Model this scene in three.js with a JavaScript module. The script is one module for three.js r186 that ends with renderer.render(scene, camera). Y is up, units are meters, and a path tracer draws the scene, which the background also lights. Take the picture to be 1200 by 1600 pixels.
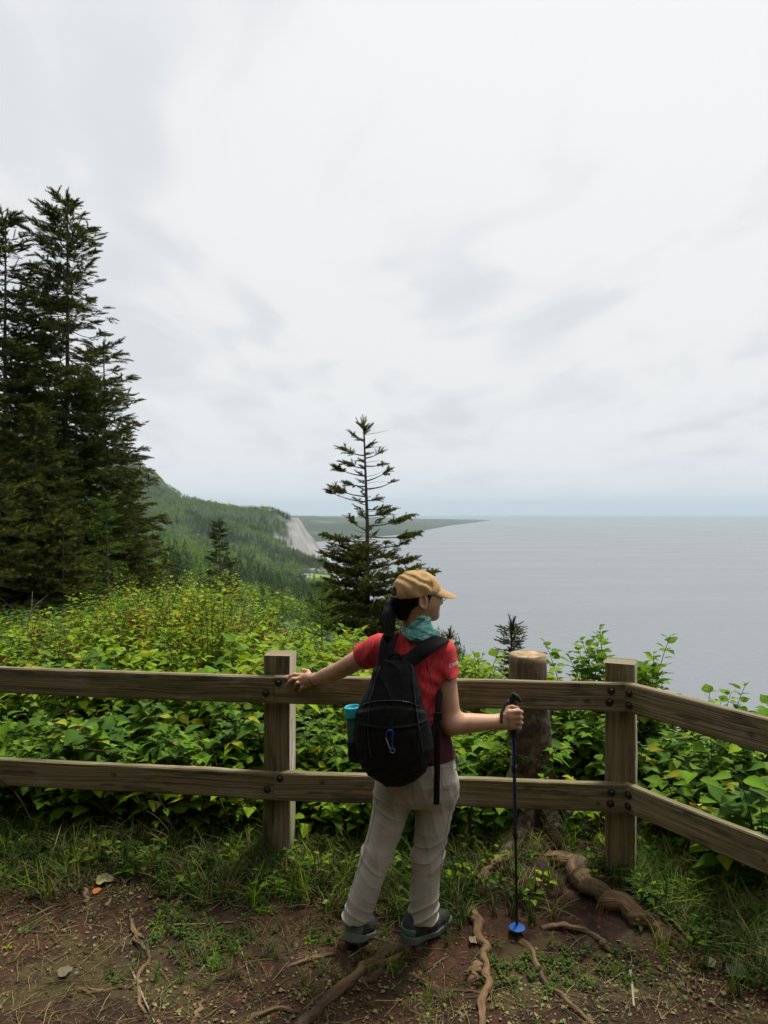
import * as THREE from 'three';
import { mergeGeometries } from 'three/addons/utils/BufferGeometryUtils.js';

// ---------------------------------------------------------------- camera, sky, sun, exposure
const scene = new THREE.Scene();
const EYE = 1.9, FPX = 1066, HOR = 801;                       // eye height (m), focal length and horizon row of the 1200 x 1600 photograph
const camera = new THREE.PerspectiveCamera(2 * Math.atan(800 / FPX) * 180 / Math.PI, 0.75, 0.05, 120000);
camera.position.set(0, EYE, 0);
camera.rotation.x = Math.atan((HOR - 800) / FPX);
const renderer = new THREE.WebGLRenderer({ antialias: true });
renderer.toneMapping = THREE.LinearToneMapping;
renderer.toneMappingExposure = 3.0;
renderer.shadowMap.enabled = true;

const V = (x, y, z) => new THREE.Vector3(x, y, z);
const clamp = (x, a = 0, b = 1) => Math.min(b, Math.max(a, x)), lerp = (a, b, t) => a + (b - a) * t;
const smooth = (a, b, x) => { const t = clamp((x - a) / (b - a)); return t * t * (3 - 2 * t); };
function rng(s) { return () => { s = (s + 0x6d2b79f5) | 0; let t = Math.imul(s ^ (s >>> 15), 1 | s); t = (t + Math.imul(t ^ (t >>> 7), 61 | t)) ^ t; return ((t ^ (t >>> 14)) >>> 0) / 4294967296; }; }
const hash = (x, y, z) => { let h = Math.imul(x, 374761393) + Math.imul(y, 668265263) + Math.imul(z, 2147483647 ^ 0x5bd1e995); h = Math.imul(h ^ (h >>> 13), 1274126177); h = Math.imul(h ^ (h >>> 16), 0x85ebca6b); return ((h ^ (h >>> 15)) >>> 0) / 4294967296; };
function noise(x, y, z = 0) {                                  // value noise, -1 .. 1
  const i = Math.floor(x), j = Math.floor(y), k = Math.floor(z), u = x - i, v = y - j, w = z - k;
  const a = u * u * (3 - 2 * u), b = v * v * (3 - 2 * v), c = w * w * (3 - 2 * w);
  const l0 = lerp(lerp(hash(i, j, k), hash(i + 1, j, k), a), lerp(hash(i, j + 1, k), hash(i + 1, j + 1, k), a), b);
  if (c === 0) return l0 * 2 - 1;
  const l1 = lerp(lerp(hash(i, j, k + 1), hash(i + 1, j, k + 1), a), lerp(hash(i, j + 1, k + 1), hash(i + 1, j + 1, k + 1), a), b);
  return lerp(l0, l1, c) * 2 - 1;
}
function fbm(x, y, z = 0, n = 4) { let s = 0, a = 0.5; for (let i = 0; i < n; i++) { s += a * noise(x, y, z); x = x * 2.03 + 17.1; y = y * 2.03 + 5.3; z = z * 2.03 + (z ? 9.7 : 0); a *= 0.5; } return s; }
const table = (xs, ys, x) => { if (x <= xs[0]) return ys[0]; for (let i = 1; i < xs.length; i++) if (x < xs[i]) return lerp(ys[i - 1], ys[i], (x - xs[i - 1]) / (xs[i] - xs[i - 1])); return ys[ys.length - 1]; };
const stable = (xs, ys, x) => { if (x <= xs[0]) return ys[0]; for (let i = 1; i < xs.length; i++) if (x < xs[i]) { const t = (x - xs[i - 1]) / (xs[i] - xs[i - 1]); return lerp(ys[i - 1], ys[i], t * t * (3 - 2 * t) * 0.6 + t * 0.4); } return ys[ys.length - 1]; };

const SUN = V(0.24, 0.90, -0.30).normalize();
{                                                              // overcast sky: one layer of cloud, thinner towards the sun
  const W = 2048, Hh = 1024, data = new Float32Array(W * Hh * 4);
  for (let r = 0; r < Hh; r++) {
    const up = ((r + 0.5) / Hh - 0.5) * Math.PI, y = Math.sin(up), ch = Math.cos(up);
    for (let c = 0; c < W; c++) {
      const az = ((c + 0.5) / W - 0.5) * 2 * Math.PI, x = Math.cos(az) * ch, z = Math.sin(az) * ch;
      const k = 1 / (Math.max(y, 0) + 0.16), px = x * k, pz = z * k;
      const wx = fbm(px * 1.1 + 3, pz * 1.1 + 8, 0, 3), wz = fbm(px * 1.1 + 31, pz * 1.1 - 8, 0, 3);
      const wisp = fbm(px * 7 + wx * 3, pz * 4 + wz * 3 + 5, 0, 4), big = fbm(px * 1.0 + wx * 0.35 + 11, pz * 0.8 + wz * 0.35 + 2, 0, 5), fine = fbm(px * 3.4 + wx * 0.7 + 7, pz * 1.9 + wz * 0.7, 0, 6);
      const glow = Math.pow(clamp(x * SUN.x + y * SUN.y + z * SUN.z), 3);
      const thin = smooth(0.0, 0.16, y);
      let dens = clamp(0.42 + (big * 0.7 + fine * 0.75 + wisp * 0.45) * (0.3 + 0.6 * thin));
      const b = lerp(0.277, 0.316, glow) * lerp(1.04, 0.91, smooth(0.3, 0.95, dens)) * lerp(1.0, 1, thin);
      const t = smooth(0.4, 1, dens) * 0.6 + (1 - thin) * 0.5, o = (r * W + c) * 4;
      data[o] = b * lerp(0.995, 0.945, t); data[o + 1] = b * lerp(1.0, 0.99, t); data[o + 2] = b * lerp(1.012, 1.06, t); data[o + 3] = 1;
    }
  }
  const t = new THREE.DataTexture(data, W, Hh, THREE.RGBAFormat, THREE.FloatType);
  t.mapping = THREE.EquirectangularReflectionMapping; t.magFilter = t.minFilter = THREE.LinearFilter; t.wrapS = THREE.RepeatWrapping; t.needsUpdate = true;
  scene.background = t; scene.environment = t;
}
const sun = new THREE.DirectionalLight(new THREE.Color(1, 0.955, 0.87), 1.5);
sun.position.copy(SUN).multiplyScalar(40); sun.castShadow = true; sun.shadow.radius = 24; sun.shadow.mapSize.set(2048, 2048);
Object.assign(sun.shadow.camera, { left: -25, right: 25, top: 25, bottom: -25, near: 1, far: 90 });
scene.add(sun, sun.target);
scene.fog = new THREE.FogExp2(new THREE.Color(0.70, 0.87, 1.0), 8e-5);

// ---------------------------------------------------------------- helpers
const taken = {};
function numbered(n) { const k = taken[n] = (taken[n] ?? -1) + 1; return k ? n + '_' + String(k).padStart(3, '0') : n; }
function tag(o, label, category, group, kind) { if (label) o.userData.label = label; if (category) o.userData.category = category; if (group) o.userData.group = group; if (kind) o.userData.kind = kind; return o; }
function thing(name, label, category, x = 0, y = 0, z = 0, group) { const g = new THREE.Group(); g.name = numbered(name); g.position.set(x, y, z); tag(g, label, category, group); scene.add(g); return g; }
function mesh(name, geo, mat, parent) { const m = new THREE.Mesh(geo, mat); m.name = parent ? name : numbered(name); m.castShadow = m.receiveShadow = true; (parent ?? scene).add(m); return m; }
const at = (px, py, d) => V((px - 600) / FPX * d, EYE - (py - HOR) / FPX * d, -d);   // a row and column of the photograph at a distance, as a place in metres
function tex(w, h, f, srgb, rx = 1, ry = 1) {
  const data = new Uint8Array(w * h * 4);
  for (let y = 0; y < h; y++) for (let x = 0; x < w; x++) { const c = f(x / w, y / h), o = (y * w + x) * 4; for (let i = 0; i < 3; i++) data[o + i] = clamp(Math.round((typeof c === 'number' ? c : c[i]) * 255), 0, 255); data[o + 3] = 255; }
  const t = new THREE.DataTexture(data, w, h); t.wrapS = t.wrapT = THREE.RepeatWrapping; t.magFilter = THREE.LinearFilter; t.minFilter = THREE.LinearMipmapLinearFilter; t.generateMipmaps = true;
  if (srgb) t.colorSpace = THREE.SRGBColorSpace; t.repeat.set(rx, ry); t.needsUpdate = true; return t;
}
function tnoise(u, v, n, m, seed, oct = 4) {                    // tileable noise over the unit square
  let s = 0, a = 0.5;
  for (let o = 0; o < oct; o++) {
    const x = u * n, y = v * m, i = Math.floor(x), j = Math.floor(y), fx = x - i, fy = y - j, p = fx * fx * (3 - 2 * fx), q = fy * fy * (3 - 2 * fy);
    const h = (a1, b1) => hash(((a1 % n) + n) % n, ((b1 % m) + m) % m, seed + o * 13);
    s += a * (lerp(lerp(h(i, j), h(i + 1, j), p), lerp(h(i, j + 1), h(i + 1, j + 1), p), q) * 2 - 1); n *= 2; m *= 2; a *= 0.5;
  }
  return s;
}
const std = (o) => new THREE.MeshStandardMaterial(o), phys = (o) => new THREE.MeshPhysicalMaterial(o);
const lin = (r, g, b) => new THREE.Color().setRGB(r, g, b);
function geoFrom(pos, idx, col, uv, normals = true) {
  const g = new THREE.BufferGeometry(); g.setAttribute('position', new THREE.BufferAttribute(pos instanceof Float32Array ? pos : new Float32Array(pos), 3));
  if (col) g.setAttribute('color', new THREE.BufferAttribute(new Float32Array(col), 3));
  if (uv) g.setAttribute('uv', new THREE.BufferAttribute(new Float32Array(uv), 2));
  g.setIndex(new THREE.BufferAttribute(new Uint32Array(idx), 1)); if (normals) g.computeVertexNormals(); return g;
}
// a tube of changing radius through points; knobbly when rough > 0
function tube(pts, radii, sides = 8, rough = 0, seed = 0, flat = 1) {
  const n = pts.length, pos = [], idx = [], uv = []; let up = V(0.13, 0.31, 0.94), len = 0;
  for (let i = 0; i < n; i++) {
    const t = V(0, 0, 0).subVectors(pts[Math.min(n - 1, i + 1)], pts[Math.max(0, i - 1)]).normalize();
    const a = V(0, 0, 0).crossVectors(up, t).normalize(), b = V(0, 0, 0).crossVectors(t, a); up = b.clone();
    if (i) len += pts[i].distanceTo(pts[i - 1]);
    const r = typeof radii === 'number' ? radii : radii[i];
    for (let s = 0; s <= sides; s++) {
      const an = s / sides * Math.PI * 2, k = 1 + (rough ? rough * fbm(Math.cos(an) * 1.7 + seed, Math.sin(an) * 1.7, len / Math.max(r, 0.004) * 0.16 + seed, 3) * 2 : 0);
      pos.push(pts[i].x + (a.x * Math.cos(an) + b.x * Math.sin(an) * flat) * r * k, pts[i].y + (a.y * Math.cos(an) + b.y * Math.sin(an) * flat) * r * k, pts[i].z + (a.z * Math.cos(an) + b.z * Math.sin(an) * flat) * r * k);
      uv.push(s / sides * Math.max(0.06, Math.round(r * 6.28 * 8) / 8 || 0.06), len);
    }
  }
  for (let i = 0; i < n - 1; i++) for (let s = 0; s < sides; s++) { const p = i * (sides + 1) + s, q = p + sides + 1; idx.push(p, q, p + 1, p + 1, q, q + 1); }
  for (const [i, f] of [[0, 1], [n - 1, 0]]) { const c = pos.length / 3; pos.push(pts[i].x, pts[i].y, pts[i].z); uv.push(0, 0); for (let s = 0; s < sides; s++) { const p = i * (sides + 1) + s; f ? idx.push(c, p, p + 1) : idx.push(c, p + 1, p); } }
  return geoFrom(pos, idx, null, uv);
}
const curve = (pts, n) => new THREE.CatmullRomCurve3(pts).getPoints(n);
const toward = (from, dir) => new THREE.Quaternion().setFromUnitVectors(from, dir);

// ---------------------------------------------------------------- the lie of the land
const SEA = -78;
const FP = [[-3.02, 3.79], [-0.555, 3.48], [1.184, 3.34], [2.28, 1.67]];       // fence posts (x, distance ahead)
const past = (x, d) => {                                        // metres beyond the fence line, negative on the path
  let s = -1e9;
  for (let i = 0; i < 3; i++) { const [ax, ad] = FP[i], [bx, bd] = FP[i + 1], l = Math.hypot(bx - ax, bd - ad); s = Math.max(s, ((x - ax) * -(bd - ad) + (d - ad) * (bx - ax)) / l); }
  return s;
};
const shoreD = [-300, 0, 200, 400, 600, 800, 1000, 1300, 1480, 1600, 1800, 2150, 2580, 3300, 4260, 5600, 7100, 7400], shoreX = [160, 130, 95, 40, -25, -50, -72, -106, -150, -240, -210, -60, 97, 230, 420, 760, 1130, 1120];
const LAND = [
  [60, [0, 30, 80, 110, 150, 300, 600], [0, 14, 38, 50, 66, 85, 110]],
  [300, [0, 30, 80, 130, 200, 300, 600], [0, 8, 28, 44, 56, 74, 130]],
  [800, [0, 50, 70, 130, 180, 300, 450, 900], [1, 5, 8, 34, 46, 74, 128, 220]],
  [1050, [0, 20, 70, 130, 180, 300, 450, 900], [1, 4, 22, 50, 60, 90, 150, 240]],
  [1300, [0, 8, 34, 60, 115, 175, 260, 300, 330, 365, 500, 900], [0, 3, 34, 66, 81, 82, 95, 121, 150, 172, 225, 270]],
  [1480, [0, 8, 60, 115, 175, 260, 330, 500, 900], [0, 3, 52, 68, 72, 82, 110, 170, 230]],
  [1750, [0, 50, 200, 600, 900], [0, 12, 30, 70, 90]],
  [2600, [0, 30, 200, 800, 2000, 6000], [0, 12, 34, 52, 60, 70]],
  [5000, [0, 30, 200, 800, 2000, 6000], [0, 8, 24, 40, 52, 66]],
  [7400, [0, 40, 300, 1500], [-1, 3, 8, 16]],
];
function macro(x, d) {
  if (d < 60) d = 60 + (d - 60) * 0.001;
  const t = table(shoreD, shoreX, d) - x; let i = 1; while (i < LAND.length - 1 && LAND[i][0] < d) i++;
  const a = LAND[i - 1], b = LAND[i], k = smooth(a[0], b[0], d);
  if (t < 0 || d > 7500) return SEA - Math.min(30, 1 + Math.abs(t) * 0.3);
  const h = lerp(stable(a[1], a[2], t), stable(b[1], b[2], t), k);
  return SEA + h + (d < 2000 ? fbm(x / 60, d / 60, 0, 4) * Math.min(16, h * 0.22) : fbm(x / 420, d / 420, 0, 4) * Math.min(26, h * 0.6));
}
function nearLand(x, d) {
  const s = past(x, d), edge = table([-9, -5, -3, -1, 1, 1.6, 3], [20, 15, 7.5, 3.4, 1.7, 1.2, 0.7], x - Math.max(0, 3 - d) * 0.6);
  let y = 0.13 * smooth(-0.75, 0.5, s) + 0.10 * smooth(0.3, 1.2, s);
  y -= 0.045 * Math.max(0, s - 2);
  const e = Math.max(0, s - edge); y -= e * e / (e + 1.6) * 0.66;
  if (d < 1.6) y += 0.03 * (1.6 - d);
  return y + fbm(x * 1.3 + 4, d * 1.3, 0, 3) * 0.045 + fbm(x * 5, d * 5 + 9, 0, 3) * 0.016;
}
const land = (x, d) => { const w = smooth(22, 85, Math.hypot(x, d)); return d < -10 ? nearLand(x, d) : w <= 0 ? nearLand(x, d) : w >= 1 ? macro(x, d) : lerp(nearLand(x, d), macro(x, d), w); };
function ground(px, py) { let d = EYE * FPX / (py - HOR); for (let i = 0; i < 12; i++) d = lerp(d, (EYE - land((px - 600) / FPX * d, d)) * FPX / (py - HOR), 0.6); const x = (px - 600) / FPX * d; return V(x, land(x, d), -d); }

// ---------------------------------------------------------------- sea
{
  const rings = [], pos = [], uv = [], idx = [], A = 144; for (let r = 30; r < 20000; r *= 1.08) rings.push(r);
  rings.forEach((r) => { for (let a = 0; a <= A; a++) { const x = Math.cos(a / A * 6.2831853) * r, z = Math.sin(a / A * 6.2831853) * r; pos.push(x, SEA, z); uv.push(x, z); } });
  for (let i = 0; i < rings.length - 1; i++) for (let a = 0; a < A; a++) { const p = i * (A + 1) + a, q = p + A + 1; idx.push(p, p + 1, q, p + 1, q + 1, q); }
  const swell = (u, v) => { const w = tnoise(u, v, 3, 3, 5, 2) * 0.12; return 0.5 + 0.5 * tnoise(u + w, v * 1 + w * 0.5, 7, 26, 3, 5); };
  const b1 = tex(512, 512, swell, false, 1 / 62, 1 / 62), b2 = tex(512, 512, (u, v) => 0.5 + 0.5 * tnoise(u, v, 5, 9, 8, 5), false, 1 / 900, 1 / 700);
  b1.rotation = 0.5;
  const rough = b2.clone(); rough.needsUpdate = true;
  const m = phys({ color: lin(0.155, 0.172, 0.188), roughness: 0.5, ior: 1.33, bumpMap: b1, bumpScale: 0.55, roughnessMap: tex(256, 256, (u, v) => 0.82 + 0.3 * tnoise(u, v, 3, 7, 4, 5), false, 1 / 640, 1 / 420) });
  tag(mesh('sea', geoFrom(pos, idx, null, uv), m), 'calm grey blue sea reaching to the hazy horizon', 'sea', null, 'structure');
}
// ---------------------------------------------------------------- coast, hills, far shore: one sheet round the viewpoint
const rockish = (x, d) => { const t = table(shoreD, shoreX, d) - x; return smooth(1030, 1120, d + fbm(x / 30, d / 30) * 60) * (1 - smooth(1560, 1640, d)) * smooth(-5, 3, t) * (1 - smooth(72, 90, t + fbm(x / 25 + 9, d / 25, 0, 3) * 30)); };
{
  const pos = [], col = [], idx = [], A = 440, R = []; for (let r = 1.2; r < 9000; r *= 1.0195) R.push(r);
  const az = []; for (let i = 0; i <= A; i++) { const t = i / A * 2 - 1; az.push(Math.PI * (0.24 * t + 0.76 * t * t * t)); }
  const c = new THREE.Color();
  R.forEach((r) => { for (const a of az) {
    const x = Math.sin(a) * r, d = Math.cos(a) * r, s = past(x, d);
    let y = land(x, d); if (x > -3.6 && x < 3.2 && d > 0.9 && d < 5.9) y -= 0.12;
    pos.push(x, y, -d);
    const n = fbm(x / 9, d / 9, 0, 4), rock = rockish(x, d), t = table(shoreD, shoreX, d) - x;
    c.setRGB(0.026 + 0.01 * n, 0.046 + 0.016 * n, 0.022 + 0.006 * n);
    if (r < 60) c.setRGB(0.022, 0.030, 0.012);
    const field = y - SEA < 62 && t > 120 ? fbm(x / 160 + 3, d / 260, 0, 4) : 0; if (d > 1700 && field > 0.22) c.lerp(lin(0.075, 0.105, 0.045), smooth(0.22, 0.28, field));   // hay fields on the low plain
    if (rock > 0) { const v = fbm(x / 14, d / 14, y / 30, 5); const lay = 0.5 + 0.5 * Math.sin(y * 0.55 + v * 6), kk = 0.17 + 0.14 * v + 0.05 * lay; c.lerp(lin(kk, kk * 0.96, kk * 0.93), rock); }
    if (t >= 0 && t < 9 && d > 500 && d < 1450) c.lerp(lin(0.42, 0.40, 0.38), (1 - rock * 0.4) * (1 - smooth(5, 9, t)));
    col.push(c.r, c.g, c.b);
  } });
  const M = A + 1; for (let i = 0; i < R.length - 1; i++) for (let a = 0; a < A; a++) { const p = i * M + a, q = p + M; idx.push(p, p + 1, q, p + 1, q + 1, q); }
  tag(mesh('hillside', geoFrom(pos, idx, col), std({ vertexColors: true, roughness: 1 })), 'wooded coastal hills and bare cliff sloping down to the sea', 'hill', null, 'structure');
}
// ---------------------------------------------------------------- trodden earth path and the bank under the fence
const dirtTex = tex(1024, 1024, (u, v) => {
  const a = tnoise(u, v, 4, 4, 21, 6), b = tnoise(u, v, 40, 40, 22, 4), g = tnoise(u, v, 7, 7, 23, 5), s = tnoise(u, v, 90, 90, 27, 2);
  let r = 0.205 + 0.11 * a + 0.11 * b, gg = 0.112 + 0.07 * a + 0.075 * b, bb = 0.042 + 0.055 * a + 0.06 * b;
  const moss = smooth(0.1, 0.34, g + b * 0.5); r = lerp(r, 0.25, moss * 0.6); gg = lerp(gg, 0.25, moss * 0.6); bb = lerp(bb, 0.10, moss * 0.6);
  if (s > 0.36) { const k = smooth(0.36, 0.5, s); r += 0.12 * k; gg += 0.09 * k; bb += 0.03 * k; }
  return [r, gg, bb];
}, true, 1 / 1.9, 1 / 1.9);
const dirtBump = tex(1024, 1024, (u, v) => 0.5 + 0.3 * tnoise(u, v, 12, 12, 31, 5) + 0.28 * tnoise(u, v, 70, 70, 32, 3), false, 1 / 1.9, 1 / 1.9);
{
  const pos = [], uv = [], idx = [], N = 250, M2 = 190, x0 = -3.9, x1 = 3.5, d0 = 0.7, d1 = 6.2;
  for (let j = 0; j <= M2; j++) for (let i = 0; i <= N; i++) { const x = lerp(x0, x1, i / N), d = lerp(d0, d1, j / M2), e = Math.min(x - x0, x1 - x, d - d0, d1 - d); pos.push(x, land(x, d) + noise(x * 19, d * 19) * 0.006 - 0.16 * (1 - smooth(0, 0.3, e)), -d); uv.push(x, d); }
  for (let j = 0; j < M2; j++) for (let i = 0; i < N; i++) { const p = j * (N + 1) + i, q = p + N + 1; idx.push(p, p + 1, q, p + 1, q + 1, q); }
  tag(mesh('path', geoFrom(pos, idx, null, uv), std({ map: dirtTex, bumpMap: dirtBump, bumpScale: 0.02, roughness: 0.96 })), 'trodden dark brown earth path strewn with litter and roots', 'path', null, 'structure');
}

// ---------------------------------------------------------------- materials
const woodTex = tex(1024, 512, (u, v) => {
  const wob = tnoise(u, v, 3, 2, 41, 3) * 0.05, g = tnoise(u, v + wob, 3, 60, 42, 4), f = tnoise(u, v + wob, 8, 190, 43, 3), m = tnoise(u, v, 6, 5, 44, 5), w = tnoise(u, v, 14, 9, 45, 4);
  let k = 0.95 + 0.26 * g + 0.18 * f, r = 0.51 * k, gg = 0.455 * k, b = 0.335 * k;
  const al = smooth(0.0, 0.4, m); r = lerp(r, 0.375 * k, al * 0.55); gg = lerp(gg, 0.375 * k, al * 0.55); b = lerp(b, 0.19 * k, al * 0.55);
  const gr = smooth(0.15, 0.4, w); r = lerp(r, 0.58 * k, gr * 0.6); gg = lerp(gg, 0.54 * k, gr * 0.6); b = lerp(b, 0.46 * k, gr * 0.6);
  const ck = tnoise(u, v + wob, 4, 110, 47, 2); if (ck > 0.5) { const z = smooth(0.5, 0.62, ck) * 0.55; r *= 1 - z; gg *= 1 - z; b *= 1 - z; }
  const st = smooth(0.2, 0.5, tnoise(u, v, 9, 14, 48, 4)) * 0.3; r *= 1 - st; gg *= 1 - st; b *= 1 - st;
  for (const [ku, kv, ks] of [[0.13, 0.3, 0.007], [0.47, 0.72, 0.009], [0.81, 0.2, 0.005]]) { const q = Math.hypot((u - ku) * 1.3, (v - kv) * 0.6) / ks * (1 + 0.3 * tnoise(u, v, 90, 60, 46, 2)); if (q < 2.2) { const z = smooth(2.2, 0.4, q) * 0.4; r *= 1 - z; gg *= 1 - z * 1.03; b *= 1 - z * 1.05; } }
  return [r, gg, b];
}, true, 1 / 2, 1 / 0.6);
const woodBump = tex(1024, 512, (u, v) => { const wob = tnoise(u, v, 3, 2, 41, 3) * 0.05; return 0.5 + 0.35 * tnoise(u, v + wob, 3, 60, 42, 4) + 0.3 * tnoise(u, v + wob, 8, 190, 43, 3) - 0.5 * smooth(0.5, 0.62, tnoise(u, v + wob, 4, 110, 47, 2)); }, false, 1 / 2, 1 / 0.6);
const barkTex = tex(512, 512, (u, v) => { const p = tnoise(u, v, 14, 9, 51, 5), l = tnoise(u, v, 9, 9, 52, 5), k = 0.9 + 0.6 * p; const li = smooth(0.14, 0.34, l); return [lerp(0.30 * k, 0.46, li * 0.6), lerp(0.245 * k, 0.45, li * 0.6), lerp(0.19 * k, 0.38, li * 0.6)]; }, true, 2, 2);
const barkBump = tex(512, 512, (u, v) => 0.5 + 0.5 * tnoise(u, v, 14, 9, 51, 5), false, 2, 2);
const rootTex = tex(256, 512, (u, v) => { const p = tnoise(u, v, 10, 4, 55, 5), k = 0.95 + 0.55 * p; return [0.43 * k, 0.335 * k, 0.225 * k]; }, true, 4, 2);
const rootBump = tex(256, 512, (u, v) => 0.5 + 0.5 * tnoise(u, v, 10, 4, 55, 5), false, 4, 2);
const MAT = {
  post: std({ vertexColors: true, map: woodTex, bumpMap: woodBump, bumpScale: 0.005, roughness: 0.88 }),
  wood: std({ map: woodTex, bumpMap: woodBump, bumpScale: 0.005, roughness: 0.88 }),
  bark: std({ map: barkTex, bumpMap: barkBump, bumpScale: 0.018, roughness: 0.95 }),
  root: std({ map: rootTex, bumpMap: rootBump, bumpScale: 0.016, roughness: 0.85 }),
  bolt: std({ color: lin(0.055, 0.045, 0.04), roughness: 0.45, metalness: 0.7 }),
  twig: std({ color: lin(0.085, 0.068, 0.05), roughness: 0.95 }),
  spruceBark: std({ color: lin(0.075, 0.062, 0.05), roughness: 1 }),
  needles: phys({ color: lin(1, 1, 1), roughness: 0.9, specularIntensity: 0.12, transmission: 0.25, side: THREE.DoubleSide }),
  leafV: phys({ vertexColors: true, roughness: 0.8, specularIntensity: 0.16, transmission: 0.42, side: THREE.DoubleSide }),
};
function grainUV(g, off, dir = 'x') {                            // uv in metres, u along the grain
  const p = g.attributes.position, n = g.attributes.normal, uv = new Float32Array(p.count * 2);
  for (let i = 0; i < p.count; i++) { const q = [p.getX(i), p.getY(i), p.getZ(i)], m = [n.getX(i), n.getY(i), n.getZ(i)].map(Math.abs); const [L, a, b, mb] = dir === 'x' ? [q[0], q[1], q[2], m[2]] : [q[1], q[0], q[2], m[2]]; uv[i * 2] = L + off * 0.37; uv[i * 2 + 1] = (mb > 0.6 ? a : b + 0.21) + off * 0.173; }
  g.setAttribute('uv', new THREE.BufferAttribute(uv, 2)); return g;
}

// ---------------------------------------------------------------- the fence
function board(l, h, t, seed, dir = 'x') {                       // a sawn timber, edges eased, slightly uneven
  const NX = Math.max(2, Math.round(l / 0.06)), sec = [[-h / 2 + .006, -t / 2], [h / 2 - .006, -t / 2], [h / 2, -t / 2 + .005], [h / 2, t / 2 - .005], [h / 2 - .006, t / 2], [-h / 2 + .006, t / 2], [-h / 2, t / 2 - .005], [-h / 2, -t / 2 + .005]];
  const pos = [], nor = [], idx = [];
  for (let s = 0; s < 8; s++) for (let i = 0; i <= NX; i++) for (const e of [0, 1]) {
    const [y, z] = sec[(s + e) % 8], [ya, za] = sec[s], [yb, zb] = sec[(s + 1) % 8], x = (i / NX - 0.5) * l, nl = Math.hypot(yb - ya, zb - za), ny = (zb - za) / nl, nz = -(yb - ya) / nl;
    const k = fbm(x * 2.2 + seed * 7, y * 9, z * 9 + seed, 3) * 0.009 + fbm(x * 14 + seed, y * 14, z * 14, 2) * 0.0016;
    pos.push(x, y + Math.sign(y) * k, z + Math.sign(z) * k * 0.7); nor.push(0, ny, nz);
  }
  for (let s = 0; s < 8; s++) for (let i = 0; i < NX; i++) { const p = (s * (NX + 1) + i) * 2; idx.push(p, p + 1, p + 2, p + 1, p + 3, p + 2); }
  for (const e of [0, 1]) { const b = pos.length / 3; for (let s = 0; s < 8; s++) { const q = (s * (NX + 1) + (e ? NX : 0)) * 2; pos.push(pos[q * 3], pos[q * 3 + 1], pos[q * 3 + 2]); nor.push(e ? 1 : -1, 0, 0); } for (let s = 1; s < 7; s++) e ? idx.push(b, b + s, b + s + 1) : idx.push(b, b + s + 1, b + s); }
  const g = geoFrom(pos, idx, null, null, false); g.setAttribute('normal', new THREE.BufferAttribute(new Float32Array(nor), 3));
  grainUV(g, seed); if (dir === 'y') g.rotateZ(Math.PI / 2); return g;
}
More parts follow.
